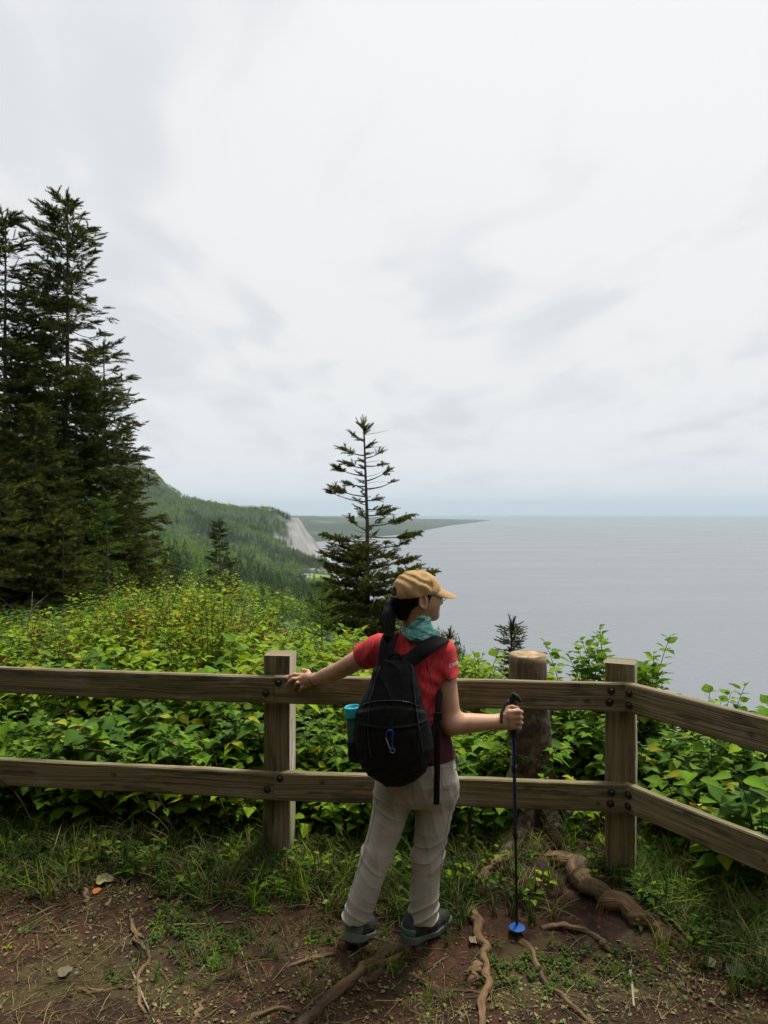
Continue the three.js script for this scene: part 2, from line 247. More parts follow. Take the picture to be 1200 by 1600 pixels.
{
  const fence = thing('rail_fence', 'weathered two rail wooden fence with square posts bolted along the path edge', 'fence', 0, 0, -3.4);
  const put = (m, x, y, z) => m.position.set(x - fence.position.x, y - fence.position.y, z - fence.position.z);
  const RT = 1.069, RB = 0.929, LT = 0.579, LB = 0.440, TH = 0.04, PW = 0.14;
  const ang = (a, b) => Math.atan2(b[1] - a[1], b[0] - a[0]);    // turn about y: distance grows with -z
  const turns = [ang(FP[0], FP[1]), (ang(FP[0], FP[1]) + ang(FP[1], FP[2])) / 2, (ang(FP[1], FP[2]) + ang(FP[2], FP[3])) / 2 + 0.12, ang(FP[2], FP[3])];
  FP.forEach(([x, d], i) => { const top = [1.17, 1.165, 1.155, 1.16][i], l = top + 0.45, g = board(l, PW, PW, 3.3 + i * 2.1, 'y'); const np = g.attributes.normal, pc = new Float32Array(np.count * 3); for (let k = 0; k < np.count; k++) pc.set(np.getX(k) > 0.8 ? [2.6, 2.9, 4.2] : [1, 1, 1], k * 3); g.setAttribute('color', new THREE.BufferAttribute(pc, 3));   // right cheek colour raised to stand in for light from the sea side
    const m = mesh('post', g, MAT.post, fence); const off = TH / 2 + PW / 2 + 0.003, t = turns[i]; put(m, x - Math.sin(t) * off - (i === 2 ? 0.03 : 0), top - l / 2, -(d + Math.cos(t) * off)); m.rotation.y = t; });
  let sd = 1;
  for (let i = 0; i < 3; i++) for (const [T, B] of [[RT, RB], [LT, LB]]) {
    const [ax, ad] = FP[i], [bx, bd] = FP[i + 1], t = ang(FP[i], FP[i + 1]), full = Math.hypot(bx - ax, bd - ad), ext0 = i === 0 ? 0.5 : 0, ext1 = i === 2 ? 0.4 : -0.002, l = full + ext0 + ext1;
    const m = mesh('rail', board(l, T - B, TH, sd += 1.7), MAT.wood, fence), mid = (full / 2 + (ext1 - ext0) / 2) / full;
    put(m, lerp(ax, bx, mid), (T + B) / 2, -lerp(ad, bd, mid)); m.rotation.y = t;
  }
  const head = new THREE.LatheGeometry([[0, 0.011], [0.006, 0.010], [0.0105, 0.006], [0.012, 0.0025], [0.019, 0.002], [0.0195, 0]].map(([r, h]) => new THREE.Vector2(r, h)), 14).rotateX(Math.PI / 2);
  const bolt = (seg, along, y) => { const [ax, ad] = FP[seg], [bx, bd] = FP[seg + 1], l = Math.hypot(bx - ax, bd - ad), u = along < 0 ? 1 + along / l : along / l, t = ang(FP[seg], FP[seg + 1]), m = mesh('bolt', head, MAT.bolt, fence); put(m, lerp(ax, bx, u) + Math.sin(t) * (TH / 2 + .001), y - 0.013, -lerp(ad, bd, u) + Math.cos(t) * (TH / 2 + .001)); m.rotation.y = t; };
  bolt(1, 0.022, 1.052); bolt(0, -0.042, 0.997); bolt(1, 0.03, 0.566); bolt(0, -0.035, 0.508);
  bolt(1, -0.075, 1.045); bolt(1, -0.083, 0.99); bolt(2, 0.035, 1.04); bolt(2, 0.035, 0.982);
  bolt(1, -0.075, 0.55); bolt(1, -0.08, 0.495); bolt(2, 0.03, 0.545); bolt(2, 0.028, 0.49);
}
// ---------------------------------------------------------------- the cut trunk behind the rail, with its roots
{
  const b = at(826, 1300, 3.98), gy = land(b.x, 3.98), tr = thing('cut_trunk', 'tall cut tree trunk with a pale sawn top behind the fence rail', 'tree trunk', b.x, gy, b.z);
  const top = 1.075 - gy, n = 26, pts = [], rad = [];
  for (let i = 0; i <= n; i++) { const t = i / n; pts.push(V(0.004 * Math.sin(t * 5) - 0.012 * t + 0.012, lerp(-0.15, top, t), 0)); rad.push(0.112 + 0.022 * (1 - t) + 0.13 * Math.pow(1 - t, 7)); }
  const cut = Math.round(n * 0.865), g1 = tube(pts.slice(0, cut + 1), rad.slice(0, cut + 1).map((r) => r + 0.006), 26, 0.07, 3), bare = tube(pts.slice(cut), rad.slice(cut).map((r) => r - 0.003), 26, 0.035, 3);
  mesh('trunk', g1, MAT.bark, tr);
  const bareTex = tex(256, 256, (u, v) => { const k = 0.9 + 0.5 * tnoise(u, v, 30, 4, 61, 4) + 0.3 * tnoise(u, v, 5, 5, 62, 4); return [0.45 * k, 0.375 * k, 0.285 * k]; }, true, 2, 2);
  mesh('bare_wood', bare, std({ map: bareTex, roughness: 0.85 }), tr);
  const ringTex = tex(256, 256, (u, v) => { const x = u - 0.47, y = v - 0.52, r = Math.hypot(x, y) * (1 + 0.06 * tnoise(u, v, 3, 3, 63, 3)), k = 0.88 + 0.16 * Math.sin(r * 150) * 0.6 + 0.35 * tnoise(u, v, 6, 6, 64, 5); const a = Math.atan2(y, x); return [0.70 * k, 0.58 * k, 0.40 * k].map((c) => c * (Math.abs(((a * 2.1 + 9) % 2.3) - 1) < 0.025 && r > 0.12 ? 0.55 : 1)); }, true);
  const cp = [], cu = [], ci = [], cn = 30; cp.push(pts[n].x, top + 0.004, 0); cu.push(.5, .5);
  for (const f of [0.5, 0.97]) for (let i = 0; i < cn; i++) { const a = i / cn * 6.2832; cp.push(pts[n].x + Math.cos(a) * 0.109 * f, top + 0.004 - (f > .9 ? .004 : 0) + noise(Math.cos(a) * 2, Math.sin(a) * 2, f) * .002, Math.sin(a) * 0.109 * f); cu.push(.5 + Math.cos(a) * f * .5, .5 + Math.sin(a) * f * .5); }
  for (let i = 0; i < cn; i++) { const j = (i + 1) % cn; ci.push(0, 1 + j, 1 + i, 1 + i, 1 + j, 1 + cn + i, 1 + j, 1 + cn + j, 1 + cn + i); }
  mesh('sawn_top', geoFrom(cp, ci, null, cu), std({ map: ringTex, roughness: 0.8 }), tr);
  for (const [a, l] of [[1.9, 0.55], [2.9, 0.42], [0.7, 0.5], [1.2, 0.36]]) { const p = curve([V(Math.cos(a) * .1, .16, Math.sin(a) * .1), V(Math.cos(a) * (.1 + l * .4), .02, Math.sin(a) * (.1 + l * .4)), V(Math.cos(a + .2) * (.1 + l), -.07, Math.sin(a + .2) * (.1 + l))], 12); mesh('root', tube(p, p.map((_, i) => lerp(.07, .02, i / 12)), 10, 0.25, a * 9), MAT.bark, tr); }
  const lp = []; for (let i = 0; i <= 6; i++) lp.push(V(-.118 + .012 * Math.sin(i), .36 - i * .03, .085));
  mesh('lichen', tube(lp, [.004, .014, .02, .017, .02, .013, .003], 8, .5, 5, .4), std({ color: lin(.42, .4, .33), roughness: 1 }), tr);
}

// ---------------------------------------------------------------- roots across the path
{
  const R = rng(5);
  const list = [
    ['thick pale root running from under the right shoe towards the bottom of the path', .032, [[700, 1446], [640, 1474], [592, 1500], [540, 1541], [482, 1590], [462, 1625]]],
    ['short side root forking off the thick pale root', .018, [[640, 1476], [600, 1510], [584, 1530], [560, 1540]]],
    ['knobbly root running straight down the path beside the hiking pole', .025, [[738, 1420], [748, 1450], [758, 1490], [761, 1520], [757, 1560], [744, 1620]]],
    ['slim root leading away from the foot of the hiking pole', .017, [[812, 1462], [834, 1500], [852, 1534], [890, 1570], [950, 1610]]],
    ['dark short root lying right of the hiking pole basket', .022, [[842, 1449], [890, 1451], [935, 1470], [960, 1492]]],
    ['big mossy root slanting out from beneath the corner post', .06, [[866, 1335], [915, 1388], [962, 1422], [1020, 1456], [1050, 1480]]],
    ['thin root lying between the two longer roots', .011, [[640, 1520], [662, 1536], [705, 1549], [756, 1549]]],
    ['thin forked root by the lower bare patch', .013, [[204, 1430], [216, 1470], [231, 1492], [214, 1540], [238, 1604]]],
    ['root stub below the grass bank beside the pale fallen leaf', .014, [[132, 1386], [135, 1402], [136, 1420]]],
    ['short leaning root under the grass fringe', .012, [[286, 1396], [274, 1420], [262, 1436]]],
    ['low arched root crossing the thin forked root', .012, [[120, 1546], [150, 1550], [190, 1545], [222, 1548]]],
    ['low dark root lying by the lifted left shoe', .014, [[448, 1512], [490, 1500], [532, 1490]]],
    ['pale root end meeting the thick root near the frame bottom', .014, [[392, 1592], [440, 1578], [478, 1588]]],
    ['gnarled root piece standing up beside the knobbly root', .024, [[748, 1508], [742, 1524], [738, 1540]]],
    ['buried root below the cut trunk', .035, [[800, 1330], [770, 1358], [742, 1382]]],
    ['slim root curling at the very edge of the path', .012, [[300, 1604], [310, 1580], [318, 1560]]],
  ];
  for (const [label, r, px] of list) {
    const pts = px.map(([x, y]) => ground(x, y)), base = pts[0].clone(), c = curve(pts, px.length * 16);
    c.forEach((p, i) => { p.y = land(p.x, -p.z) + r * (0.3 + 0.35 * noise(i * 0.15, r * 900)) - (i < 6 ? (6 - i) * r * .18 : 0) - (i > c.length - 9 ? (i - c.length + 9) * r * .2 : 0); p.x += noise(i * 0.2, r * 777) * r * 0.8; });
    const g = tube(c, c.map((_, i) => r * lerp(0.95, 0.55, i / c.length) * (0.95 + 0.22 * noise(i * 0.2, r * 555) * .7)), 16, 0.26, R() * 99); g.translate(-base.x, -base.y, -base.z);
    const m = mesh('tree_root', g, MAT.root); m.position.copy(base); tag(m, label, 'root', 'roots across the path');
  }
}

// ---------------------------------------------------------------- leaves
function leafGeo(w, fold, droop, wav = 0) {                       // unit length along +x, face up +y
  const T = [0, 0.12, 0.32, 0.55, 0.78, 1], Wd = [0, 0.24, 0.42, 0.39, 0.2, 0], pos = [], col = [], idx = [];
  T.forEach((t, i) => { const y = -droop * t * t, k = 0.86; pos.push(t, y, 0); col.push(1.12, 1.12, 1.0); if (i && i < 5) for (const s of [-1, 1]) { const z = s * Wd[i] * w; pos.push(t - 0.03, y + Math.abs(z) * fold + wav * Math.sin(i * 2.4 + s), z); col.push(k, k, k); } });
  const c = (i) => (i === 0 ? 0 : 1 + (i - 1) * 3), L = (i) => c(i) + 1, R = (i) => c(i) + 2; const tip = pos.length / 3 - 1;
  for (const S of [L, R]) { const f = S === R ? (a, b, d) => idx.push(a, b, d) : (a, b, d) => idx.push(a, d, b); f(0, S(1), c(1)); for (let i = 1; i < 4; i++) { f(c(i), S(i), S(i + 1)); f(c(i), S(i + 1), c(i + 1)); } f(c(4), S(4), tip); }
  return geoFrom(pos, idx, col);
}
const LEAF = [leafGeo(0.8, 0.35, 0.22), leafGeo(0.95, 0.25, 0.34, 0.02), leafGeo(0.62, 0.5, 0.15), leafGeo(1.15, 0.2, 0.18, 0.03)];
class Leaves {                                                    // collects placed leaves; the best seen ones become meshes of their own
  constructor() { this.list = []; }
  add(p, dir, up, size, geo, col) {
    const x = dir.clone().normalize(), z = V(0, 0, 0).crossVectors(x, up).normalize(), y = V(0, 0, 0).crossVectors(z, x);
    this.list.push({ m: new THREE.Matrix4().makeBasis(x, y, z).scale(V(size, size, size)).setPosition(p), geo, col, size, p });
  }
  merged(list) {
    let nv = 0, ni = 0; for (const l of list) { nv += l.geo.attributes.position.count; ni += l.geo.index.count; }
    const pos = new Float32Array(nv * 3), nor = new Float32Array(nv * 3), col = new Float32Array(nv * 3), idx = new Uint32Array(ni); let o = 0, q = 0; const v = V(0, 0, 0), nm = new THREE.Matrix3();
    for (const l of list) {
      const P = l.geo.attributes.position, N = l.geo.attributes.normal, C = l.geo.attributes.color, I = l.geo.index.array; nm.getNormalMatrix(l.m);
      for (const i of I) idx[q++] = i + o;
      for (let i = 0; i < P.count; i++, o++) { v.fromBufferAttribute(P, i).applyMatrix4(l.m).toArray(pos, o * 3); v.fromBufferAttribute(N, i).applyMatrix3(nm).normalize().toArray(nor, o * 3); col[o * 3] = C.getX(i) * l.col[0]; col[o * 3 + 1] = C.getY(i) * l.col[1]; col[o * 3 + 2] = C.getZ(i) * l.col[2]; }
    }
    const g = new THREE.BufferGeometry(); g.setAttribute('position', new THREE.BufferAttribute(pos, 3)); g.setAttribute('normal', new THREE.BufferAttribute(nor, 3)); g.setAttribute('color', new THREE.BufferAttribute(col, 3)); g.setIndex(new THREE.BufferAttribute(idx, 1)); return g;
  }
  build(parent, singles = 0, mats = null) {
    let rest = this.list;
    if (singles) {
      const o = parent.position, s = (l) => l.size / V(l.p.x + o.x, l.p.y + o.y - EYE, l.p.z + o.z).length();
      const sorted = [...rest].sort((a, b) => (s(b) + b.p.y * 0.004) - (s(a) + a.p.y * 0.004)); rest = sorted.slice(singles);
      for (const l of sorted.slice(0, singles)) { const m = mesh('leaf', l.geo, mats[Math.floor(hash(l.p.x * 1e4 | 0, l.p.z * 1e4 | 0, 3) * mats.length)], parent); l.m.decompose(m.position, m.quaternion, m.scale); }
    }
    if (rest.length) { const f = mesh('foliage', this.merged(rest), MAT.leafV, parent); f.userData.kind = 'stuff'; }
  }
}
const GREEN = { bright: [0.21, 0.33, 0.012], mid: [0.125, 0.245, 0.012], deep: [0.065, 0.15, 0.014], yellow: [0.33, 0.34, 0.018], olive: [0.085, 0.115, 0.026], rust: [0.24, 0.095, 0.025] };
const tone = (R, c, v = 0.22) => { const k = 1 + (R() - 0.5) * 2 * v, h = (R() - 0.5) * 0.3 * v; return [c[0] * k * (1 + h * 2), c[1] * k, c[2] * k]; };
const leafMats = {}; for (const k in GREEN) { const R = rng(k.length * 7); leafMats[k] = [0, 1, 2].map(() => { const c = tone(R, GREEN[k], 0.25); return phys({ color: lin(...c), vertexColors: true, roughness: 0.8, specularIntensity: 0.16, transmission: 0.42, side: THREE.DoubleSide }); }); }
const STEM = { brown: std({ color: lin(0.07, 0.05, 0.03), roughness: 0.9 }), green: std({ color: lin(0.075, 0.11, 0.03), roughness: 0.8 }), red: std({ color: lin(0.1, 0.045, 0.028), roughness: 0.8 }) };

// a shrub of arching stems; kind 'bramble' bears leaves in threes, 'broad' in opposite pairs, 'shoot' singly along upright wands
function shrub(x, d, o) {
  const R = rng(o.seed * 977 + 13), y0 = land(x, d), g = thing(o.name, o.label, o.category ?? 'shrub', x, y0 - 0.02, -d, o.group ?? 'undergrowth behind the fence');
  const L = new Leaves(), stems = [], tall = o.h; const mix = o.colours;
  const pick = () => { const r = R(); let a = 0; for (const [k, w] of mix) { a += w; if (r < a) return tone(R, GREEN[k]); } return tone(R, GREEN[mix[0][0]]); };
  const N = o.stems ?? 9;
  for (let s = 0; s < N; s++) {
    const a = R() * 6.283, lean = (o.lean ?? 0.5) * (0.35 + R() * 0.8), h = tall * ((o.even ?? 0.55) + (1.05 - (o.even ?? 0.55)) * R()), r0 = (o.spread ?? 0.2) * Math.sqrt(R());
    const pts = [], K = 7; for (let i = 0; i <= K; i++) { const t = i / K, out = r0 + lean * h * t * t * 0.75; pts.push(V(Math.cos(a + t * 0.4) * out, h * (t - (o.arch ?? 0.25) * lean * t * t * t), Math.sin(a + t * 0.4) * out)); }
    stems.push(tube(pts, pts.map((_, i) => lerp(o.sr ?? 0.006, 0.0015, i / K)), 4));
    const cv = new THREE.CatmullRomCurve3(pts), n = Math.round(h * (o.per ?? 22)); let rot = R() * 6;
    for (let i = 0; i < n; i++) {
      const t = lerp(o.from ?? 0.12, 1, (i + R() * 0.6) / n), p = cv.getPoint(Math.min(1, t)); rot += o.kind === 'broad' ? 1.57 : 2.4;
      const size = (o.leaf ?? 0.075) * (0.6 + 0.6 * R()) * (t > 0.93 ? 0.6 : 1), gi = o.geo ?? [0, 1];
      for (const side of o.kind === 'broad' ? [0, Math.PI] : [0]) {
        const an = rot + side + (R() - 0.5) * 0.6, dir = V(Math.cos(an), (o.rise ?? 0.05) + (R() - 0.5) * 0.5 + (t > 0.9 ? 0.5 : 0), Math.sin(an)).normalize();
        const q = p.clone().addScaledVector(dir, size * (o.kind === 'bramble' ? 0.75 : 0.25)), up = V((R() - 0.5) * 0.9, 1, (R() - 0.5) * 0.9).normalize(), c = pick(); if (past(x + q.x, d - q.z) < 0.1 + size * 0.8) continue;
        if (o.kind === 'bramble') {
          const sd = V(0, 0, 0).crossVectors(dir, V(0, 1, 0)).normalize();
          L.add(q, dir, up, size, LEAF[gi[0]], c); for (const e of [-1, 1]) L.add(q.clone().addScaledVector(dir, -size * 0.14), dir.clone().multiplyScalar(0.35).addScaledVector(sd, e).add(V(0, -0.1, 0)), up, size * 0.78, LEAF[gi[1]], c);
        } else L.add(q, dir, up, size, LEAF[gi[Math.floor(R() * gi.length)]], c);
      }
    }
  }
  mesh('stems', mergeGeometries(stems), STEM[o.stem ?? 'brown'], g);
  L.build(g, o.singles ?? 0, leafMats[mix[0][0]]); return g;
}
{
  const R = rng(77); let k = 0;
  // rows of undergrowth: px column at that distance, top row of the photograph, kind
  const KINDS = {
    bramble: { name: 'bramble_bush', kind: 'bramble', leaf: 0.08, geo: [0, 0], stem: 'red', lean: 0.75, per: 22, stems: 12, arch: 0.35, words: 'bramble bush' },
    broad: { name: 'broadleaf_shrub', kind: 'broad', leaf: 0.09, geo: [1, 0], stem: 'brown', lean: 0.6, per: 21, stems: 12, words: 'broadleaf shrub' },
    shoot: { name: 'willow_shrub', kind: 'shoot', leaf: 0.055, geo: [2, 0], stem: 'red', lean: 0.28, per: 40, stems: 13, sr: 0.005, even: 0.7, words: 'thin stemmed shrub' },
    alder: { name: 'alder_sapling', kind: 'shoot', leaf: 0.075, geo: [3, 1], stem: 'brown', lean: 0.42, per: 40, stems: 12, even: 0.7, sr: 0.007, rise: 0.4, words: 'round leaf sapling' },
  };
  const rows = [];
  // along the fence, close behind the rails
  for (let px = -60; px <= 1290; px += 62) rows.push([px + (R() - .5) * 34, px > 1020 ? lerp(3.7, 4.0, R()) + (px > 1130 ? -0.35 : 0) : lerp(3.78, 3.92, R()) + (px < 200 ? 0.12 : 0), px > 780 && px < 900 ? 1260 : lerp(1120, 1200, R()), R() < 0.5 ? 'broad' : 'bramble', 24, R() < 0.45 ? 'mid' : R() < .5 ? 'bright' : 'deep']);
  for (let px = -60; px <= 1260; px += 58) rows.push([px + (R() - .5) * 30, lerp(4.05, 4.3, R()), px < 560 ? 1075 : px < 900 ? 1085 : 1105, R() < 0.55 ? 'broad' : 'bramble', 34, R() < 0.5 ? 'mid' : 'deep']);
  for (let px = -80; px <= 1240; px += 68) rows.push([px + (R() - .5) * 40, lerp(4.65, 5.0, R()), px < 420 ? 1000 : px < 640 ? 985 : px < 800 ? 1040 : 1085, R() < 0.5 ? 'broad' : 'bramble', 22, R() < 0.6 ? 'bright' : 'mid']);
  for (let px = -80; px <= 800; px += 66) rows.push([px + (R() - .5) * 40, lerp(5.5, 6.1, R()), (px < 140 ? 985 : px < 400 ? 950 : px < 640 ? 975 : 1035) + (R() - .6) * 40, R() < 0.4 ? 'shoot' : R() < 0.5 ? 'broad' : 'bramble', 12, R() < 0.7 ? 'bright' : 'yellow']);
  for (let px = -40; px <= 640; px += 62) rows.push([px + (R() - .5) * 40, lerp(6.8, 7.6, R()), (px < 140 ? 972 : px < 420 ? 932 : 968) + (R() - .6) * 40, R() < 0.6 ? 'shoot' : 'bramble', 6, R() < 0.6 ? 'bright' : 'mid']);
  for (const [da, db, tp] of [[8.6, 9.6, 0], [10.5, 12, -6], [13, 15, -10]]) for (let px = -40; px <= 470; px += 52) rows.push([px + (R() - .5) * 40, lerp(da, db, R()), (px < 140 ? 962 : px < 420 ? 922 : 955) + tp + (R() - .5) * 24, R() < 0.5 ? 'shoot' : 'broad', 0, R() < .5 ? 'mid' : 'bright']);
  // taller single ones
  rows.push([205, 6.5, 905, 'shoot', 20, 'bright'], [290, 6.9, 898, 'shoot', 20, 'bright'], [375, 6.4, 930, 'shoot', 20, 'yellow'], [130, 6.2, 950, 'shoot', 12, 'yellow'], [325, 7.4, 888, 'shoot', 12, 'mid']);
  for (const [px, d, tp, kn, c] of [[160, 6.1, 925, 'shoot', 'bright'], [245, 5.9, 915, 'shoot', 'yellow'], [310, 5.7, 900, 'shoot', 'bright'], [200, 6.6, 888, 'shoot', 'mid'], [262, 6.2, 893, 'shoot', 'bright'], [335, 6.4, 897, 'shoot', 'yellow'], [350, 6.6, 915, 'broad', 'bright'], [225, 7.2, 895, 'broad', 'mid'], [275, 7.6, 885, 'shoot', 'bright'], [420, 6.0, 945, 'bramble', 'bright'], [470, 5.6, 962, 'broad', 'bright'], [550, 5.4, 968, 'broad', 'bright'], [60, 5.6, 965, 'broad', 'mid'], [15, 5.9, 955, 'shoot', 'yellow'], [395, 6.9, 928, 'shoot', 'mid'], [190, 5.2, 975, 'broad', 'deep'], [340, 5.1, 985, 'bramble', 'bright']]) rows.push([px, d, tp, kn, 16, c]);
  rows.push([905, 4.5, 1010, 'alder', 40, 'mid'], [985, 4.45, 965, 'alder', 50, 'mid'], [1060, 4.6, 1050, 'alder', 30, 'mid'], [1135, 4.4, 1068, 'alder', 30, 'mid'], [722, 5.2, 995, 'alder', 20, 'bright'], [770, 5.4, 1000, 'alder', 20, 'bright'], [940, 4.7, 1000, 'alder', 30, 'mid']);
  for (const [px, d, top, kn, singles, colour] of rows) {
    const K = { ...KINDS[kn] }, x = (px - 600) / FPX * d, h = EYE - (top - HOR) / FPX * d - land(x, d); if (h < 0.12) continue; const lf = 0.68 + 0.75 * R(); K.leaf *= lf; K.words = (lf > 1.18 ? 'large leaved ' : lf < 0.9 ? 'fine leaved ' : '') + K.words;
    const near = d < 3.98 ? 'touching the fence' : d < 4.4 ? 'just behind the fence' : d < 5.2 ? 'in the second row' : d < 6.6 ? 'in mid thicket' : d < 8 ? 'at the thicket edge' : 'where the bank drops', spot = px < 120 ? 'below the spruce stand' : px < 380 ? 'along the unbroken rails' : px < 520 ? 'by the square post' : px < 740 ? 'behind the person' : px < 890 ? 'by the cut trunk' : px < 1010 ? 'by the corner post' : 'along the slanting rails';
    const tint = { bright: 'fresh green', mid: 'mid green', deep: 'dark green', yellow: 'yellowish green' }[colour];
    const mix = { bright: [['bright', .62], ['mid', .2], ['yellow', .15], ['rust', .03]], mid: [['mid', .55], ['bright', .3], ['deep', .13], ['rust', .02]], deep: [['deep', .5], ['mid', .42], ['yellow', .08]], yellow: [['yellow', .45], ['bright', .4], ['rust', .15]] }[colour];
    const label = `${h < 0.55 ? 'low ' : h > 1.25 ? 'tall ' : ''}${tint} ${K.words} ${near} ${spot}`;
    shrub(x, d, { ...K, h: h * 1.02, seed: ++k, singles, colours: mix, label, group: `${tint} ${K.words} ${near} ${spot}`, spread: 0.24 });
  }
}

// ---------------------------------------------------------------- conifers
// a sprig: twig with many narrow needle blades, 1 unit long along +x
function sprigGeo(seed, n = 26, fat = 1) {
  const R = rng(seed), pos = [], idx = []; let o = 0;
  for (let i = 0; i < n; i++) {
    const t = i / n, px = t * 0.85, a = R() * 6.283, len = (0.24 + 0.14 * R()) * (1 - 0.35 * t), dx = 0.5 + 0.5 * R(), ry = Math.cos(a) * 0.75 + 0.22, rz = Math.sin(a), l = Math.hypot(dx, ry, rz), w = 0.032 * fat;
    const ex = px + dx / l * len, ey = ry / l * len, ez = rz / l * len, sy = -rz / l * w, sz = ry / l * w;
    pos.push(px, sy, sz, px, -sy, -sz, ex, ey, ez); idx.push(o, o + 1, o + 2); o += 3;
  }
  pos.push(0, 0.012, 0, 0, -0.012, 0, 0.9, 0, 0); idx.push(o, o + 1, o + 2);
  return geoFrom(pos, idx);
}
const SPRIGS = [sprigGeo(1, 34, 1.35), sprigGeo(2, 34, 1.35), sprigGeo(3, 34, 1.35)], FINE = sprigGeo(4, 26, 1.1), BROAD = sprigGeo(5, 22, 3.6);
class Crown {
  constructor() { this.m = []; this.c = []; }
  add(p, dir, len, col, wide = 1) { const x = dir.clone().normalize(), z = V(0, 0, 0).crossVectors(x, V(0.01, 1, 0.02)).normalize(), y = V(0, 0, 0).crossVectors(z, x); this.m.push(new THREE.Matrix4().makeBasis(x, y, z).scale(V(len, len * wide, len * wide)).setPosition(p)); this.c.push(col); }
  build(name, geo, mat, parent) { const im = new THREE.InstancedMesh(geo, mat, this.m.length), c = new THREE.Color(); this.m.forEach((m, i) => { im.setMatrixAt(i, m); im.setColorAt(i, c.setRGB(...this.c[i])); }); im.name = name; im.castShadow = im.receiveShadow = true; im.userData.kind = 'stuff'; parent.add(im); return im; }
}
const NEEDLE = { dark: [0.052, 0.070, 0.017], olive: [0.135, 0.15, 0.022], fresh: [0.11, 0.20, 0.026], brown: [0.12, 0.092, 0.036], blue: [0.035, 0.062, 0.032] };
// one limb: curve, side twigs with sprigs on them; clump 0..1 says how much of the outer limb carries needles
function limb(base, dir, len, o, R, wood, crown) {
  const up = o.curl ?? 0.06, pts = []; for (let i = 0; i <= 5; i++) { const t = i / 5; pts.push(base.clone().addScaledVector(dir, len * t).add(V(noise(t * 2 + base.y * 9, 3) * len * 0.03, len * (up * t * t - (o.sag ?? 0.1) * Math.sin(t * 3.1)), noise(t * 2, base.y * 7) * len * 0.03))); }
  wood.push(tube(pts, pts.map((_, i) => (o.r ?? 0.018) * lerp(1, 0.25, i / 5)), 4));
  const cv = new THREE.CatmullRomCurve3(pts), start = 1 - (o.clump ?? 0.8), side = V(0, 0, 0).crossVectors(dir, V(0, 1, 0)).normalize(), n = Math.max(2, Math.round(len * (o.twigs ?? 9)));
  const col = () => tone(R, NEEDLE[R() < (o.mix ?? 0.35) ? o.c2 ?? 'olive' : o.c1 ?? 'dark'], 0.3);
  for (let i = 0; i < n; i++) {
    const t = Math.min(1, lerp(start, 1.0, (i + R()) / n)), p = cv.getPoint(t), tw = (o.tw ?? 0.35) * len * (1.05 - t * 0.75) * (0.6 + 0.6 * R());
    for (const e of [-1, 1]) {
      if (R() < (o.gap ?? 0.12)) continue;
      const td = dir.clone().multiplyScalar(0.75).addScaledVector(side, e * (0.6 + 0.4 * R())).add(V(0, (R() - 0.4) * 0.4 + up * 0.6, 0)).normalize();
      const K = Math.max(1, Math.round(tw / (o.step ?? 0.085)));
      if (tw > 0.12) wood.push(tube([p, p.clone().addScaledVector(td, tw)], [0.005, 0.002], 3));
      for (let k = 0; k < K; k++) crown.add(p.clone().addScaledVector(td, tw * (k + 0.2) / K).add(V((R() - .5) * .03, (R() - .5) * .03, (R() - .5) * .03)), td.clone().add(V((R() - .5) * 1.4, (R() - .4) * .9, (R() - .5) * 1.4)), (o.sp ?? 0.17) * (0.7 + 0.6 * R()), col());
    }
  }
  const tip = cv.getPoint(1); for (let k = 0; k < 3; k++) crown.add(tip.clone().addScaledVector(dir, -0.06 * k), dir.clone().add(V((R() - .5) * .5, .2 * R(), (R() - .5) * .5)), (o.sp ?? 0.17) * 1.1, col());
}
function spruce(x, d, y0, h, o) {
  const R = rng(o.seed * 31 + 7), g = thing(o.name ?? 'spruce_tree', o.label, 'tree', x, y0, -d, o.group), wood = [], crown = new Crown(), lean = o.leanTo ?? V(0, 0, 0);
  const axis = (y) => V(lean.x * y * y / h + 0.05 * noise(y * 0.5, o.seed), y, lean.z * y * y / h), TP = []; for (let i = 0; i <= 14; i++) TP.push(axis(i / 14 * h));
  const tr = o.r ?? h * 0.011;
  mesh('trunk', tube(TP, TP.map((_, i) => lerp(tr, 0.012, Math.pow(i / 14, 0.8))), 9, 0.08, o.seed), MAT.spruceBark, g);
  for (let y = h * (o.from ?? 0.06), w = 0; y < h * 0.985; w++) {
    const t = y / h, prof = (o.profile ? o.profile(t) : Math.pow(1 - t, 0.75)) * o.spread, nb = Math.round((o.whorl ?? 5) * (0.7 + 0.6 * R()));
    for (let b = 0; b < nb; b++) {
      const a = R() * 6.283, dir = V(Math.cos(a), lerp(-0.16, 0.34, t * t * t) + (R() - .5) * 0.28, Math.sin(a)).normalize(), side = o.flag ? lerp(1, Math.max(0.25, 1 + dir.x * o.flag), smooth(0.4, 0.8, t)) : 1;
      const len = Math.max(0.14, prof * (0.55 + 0.55 * R()) * side);
      const bare = o.bare && t > o.bare[0] && t < o.bare[1] && dir.x > 0 && R() < o.bare[2];
      limb(axis(y + (R() - .5) * 0.15), dir, len, { ...o, r: lerp(0.028, 0.008, t) * (h / 10), gap: bare ? 0.93 : o.gap, clump: bare ? 0.35 : o.clump ?? lerp(0.88, 0.8, t) }, R, wood, crown);
    }
    y += (o.gapY ?? 0.22) * (0.7 + 0.6 * R()) * lerp(1, 0.7, t);
  }
  for (let k = 0; k < 10; k++) crown.add(axis(h * (1 - k * 0.006)), V((R() - .5), 1.2, (R() - .5)), 0.2, tone(R, NEEDLE[o.c1 ?? 'dark']));
  if (wood.length) mesh('branches', mergeGeometries(wood), MAT.twig, g);
  crown.build('crown', o.sprig ?? SPRIGS[o.seed % 3], MAT.needles, g); return g;
}
const G1 = 'dark spruces beside the viewpoint';
const yAt = (px, d) => land((px - 600) / FPX * d, d);
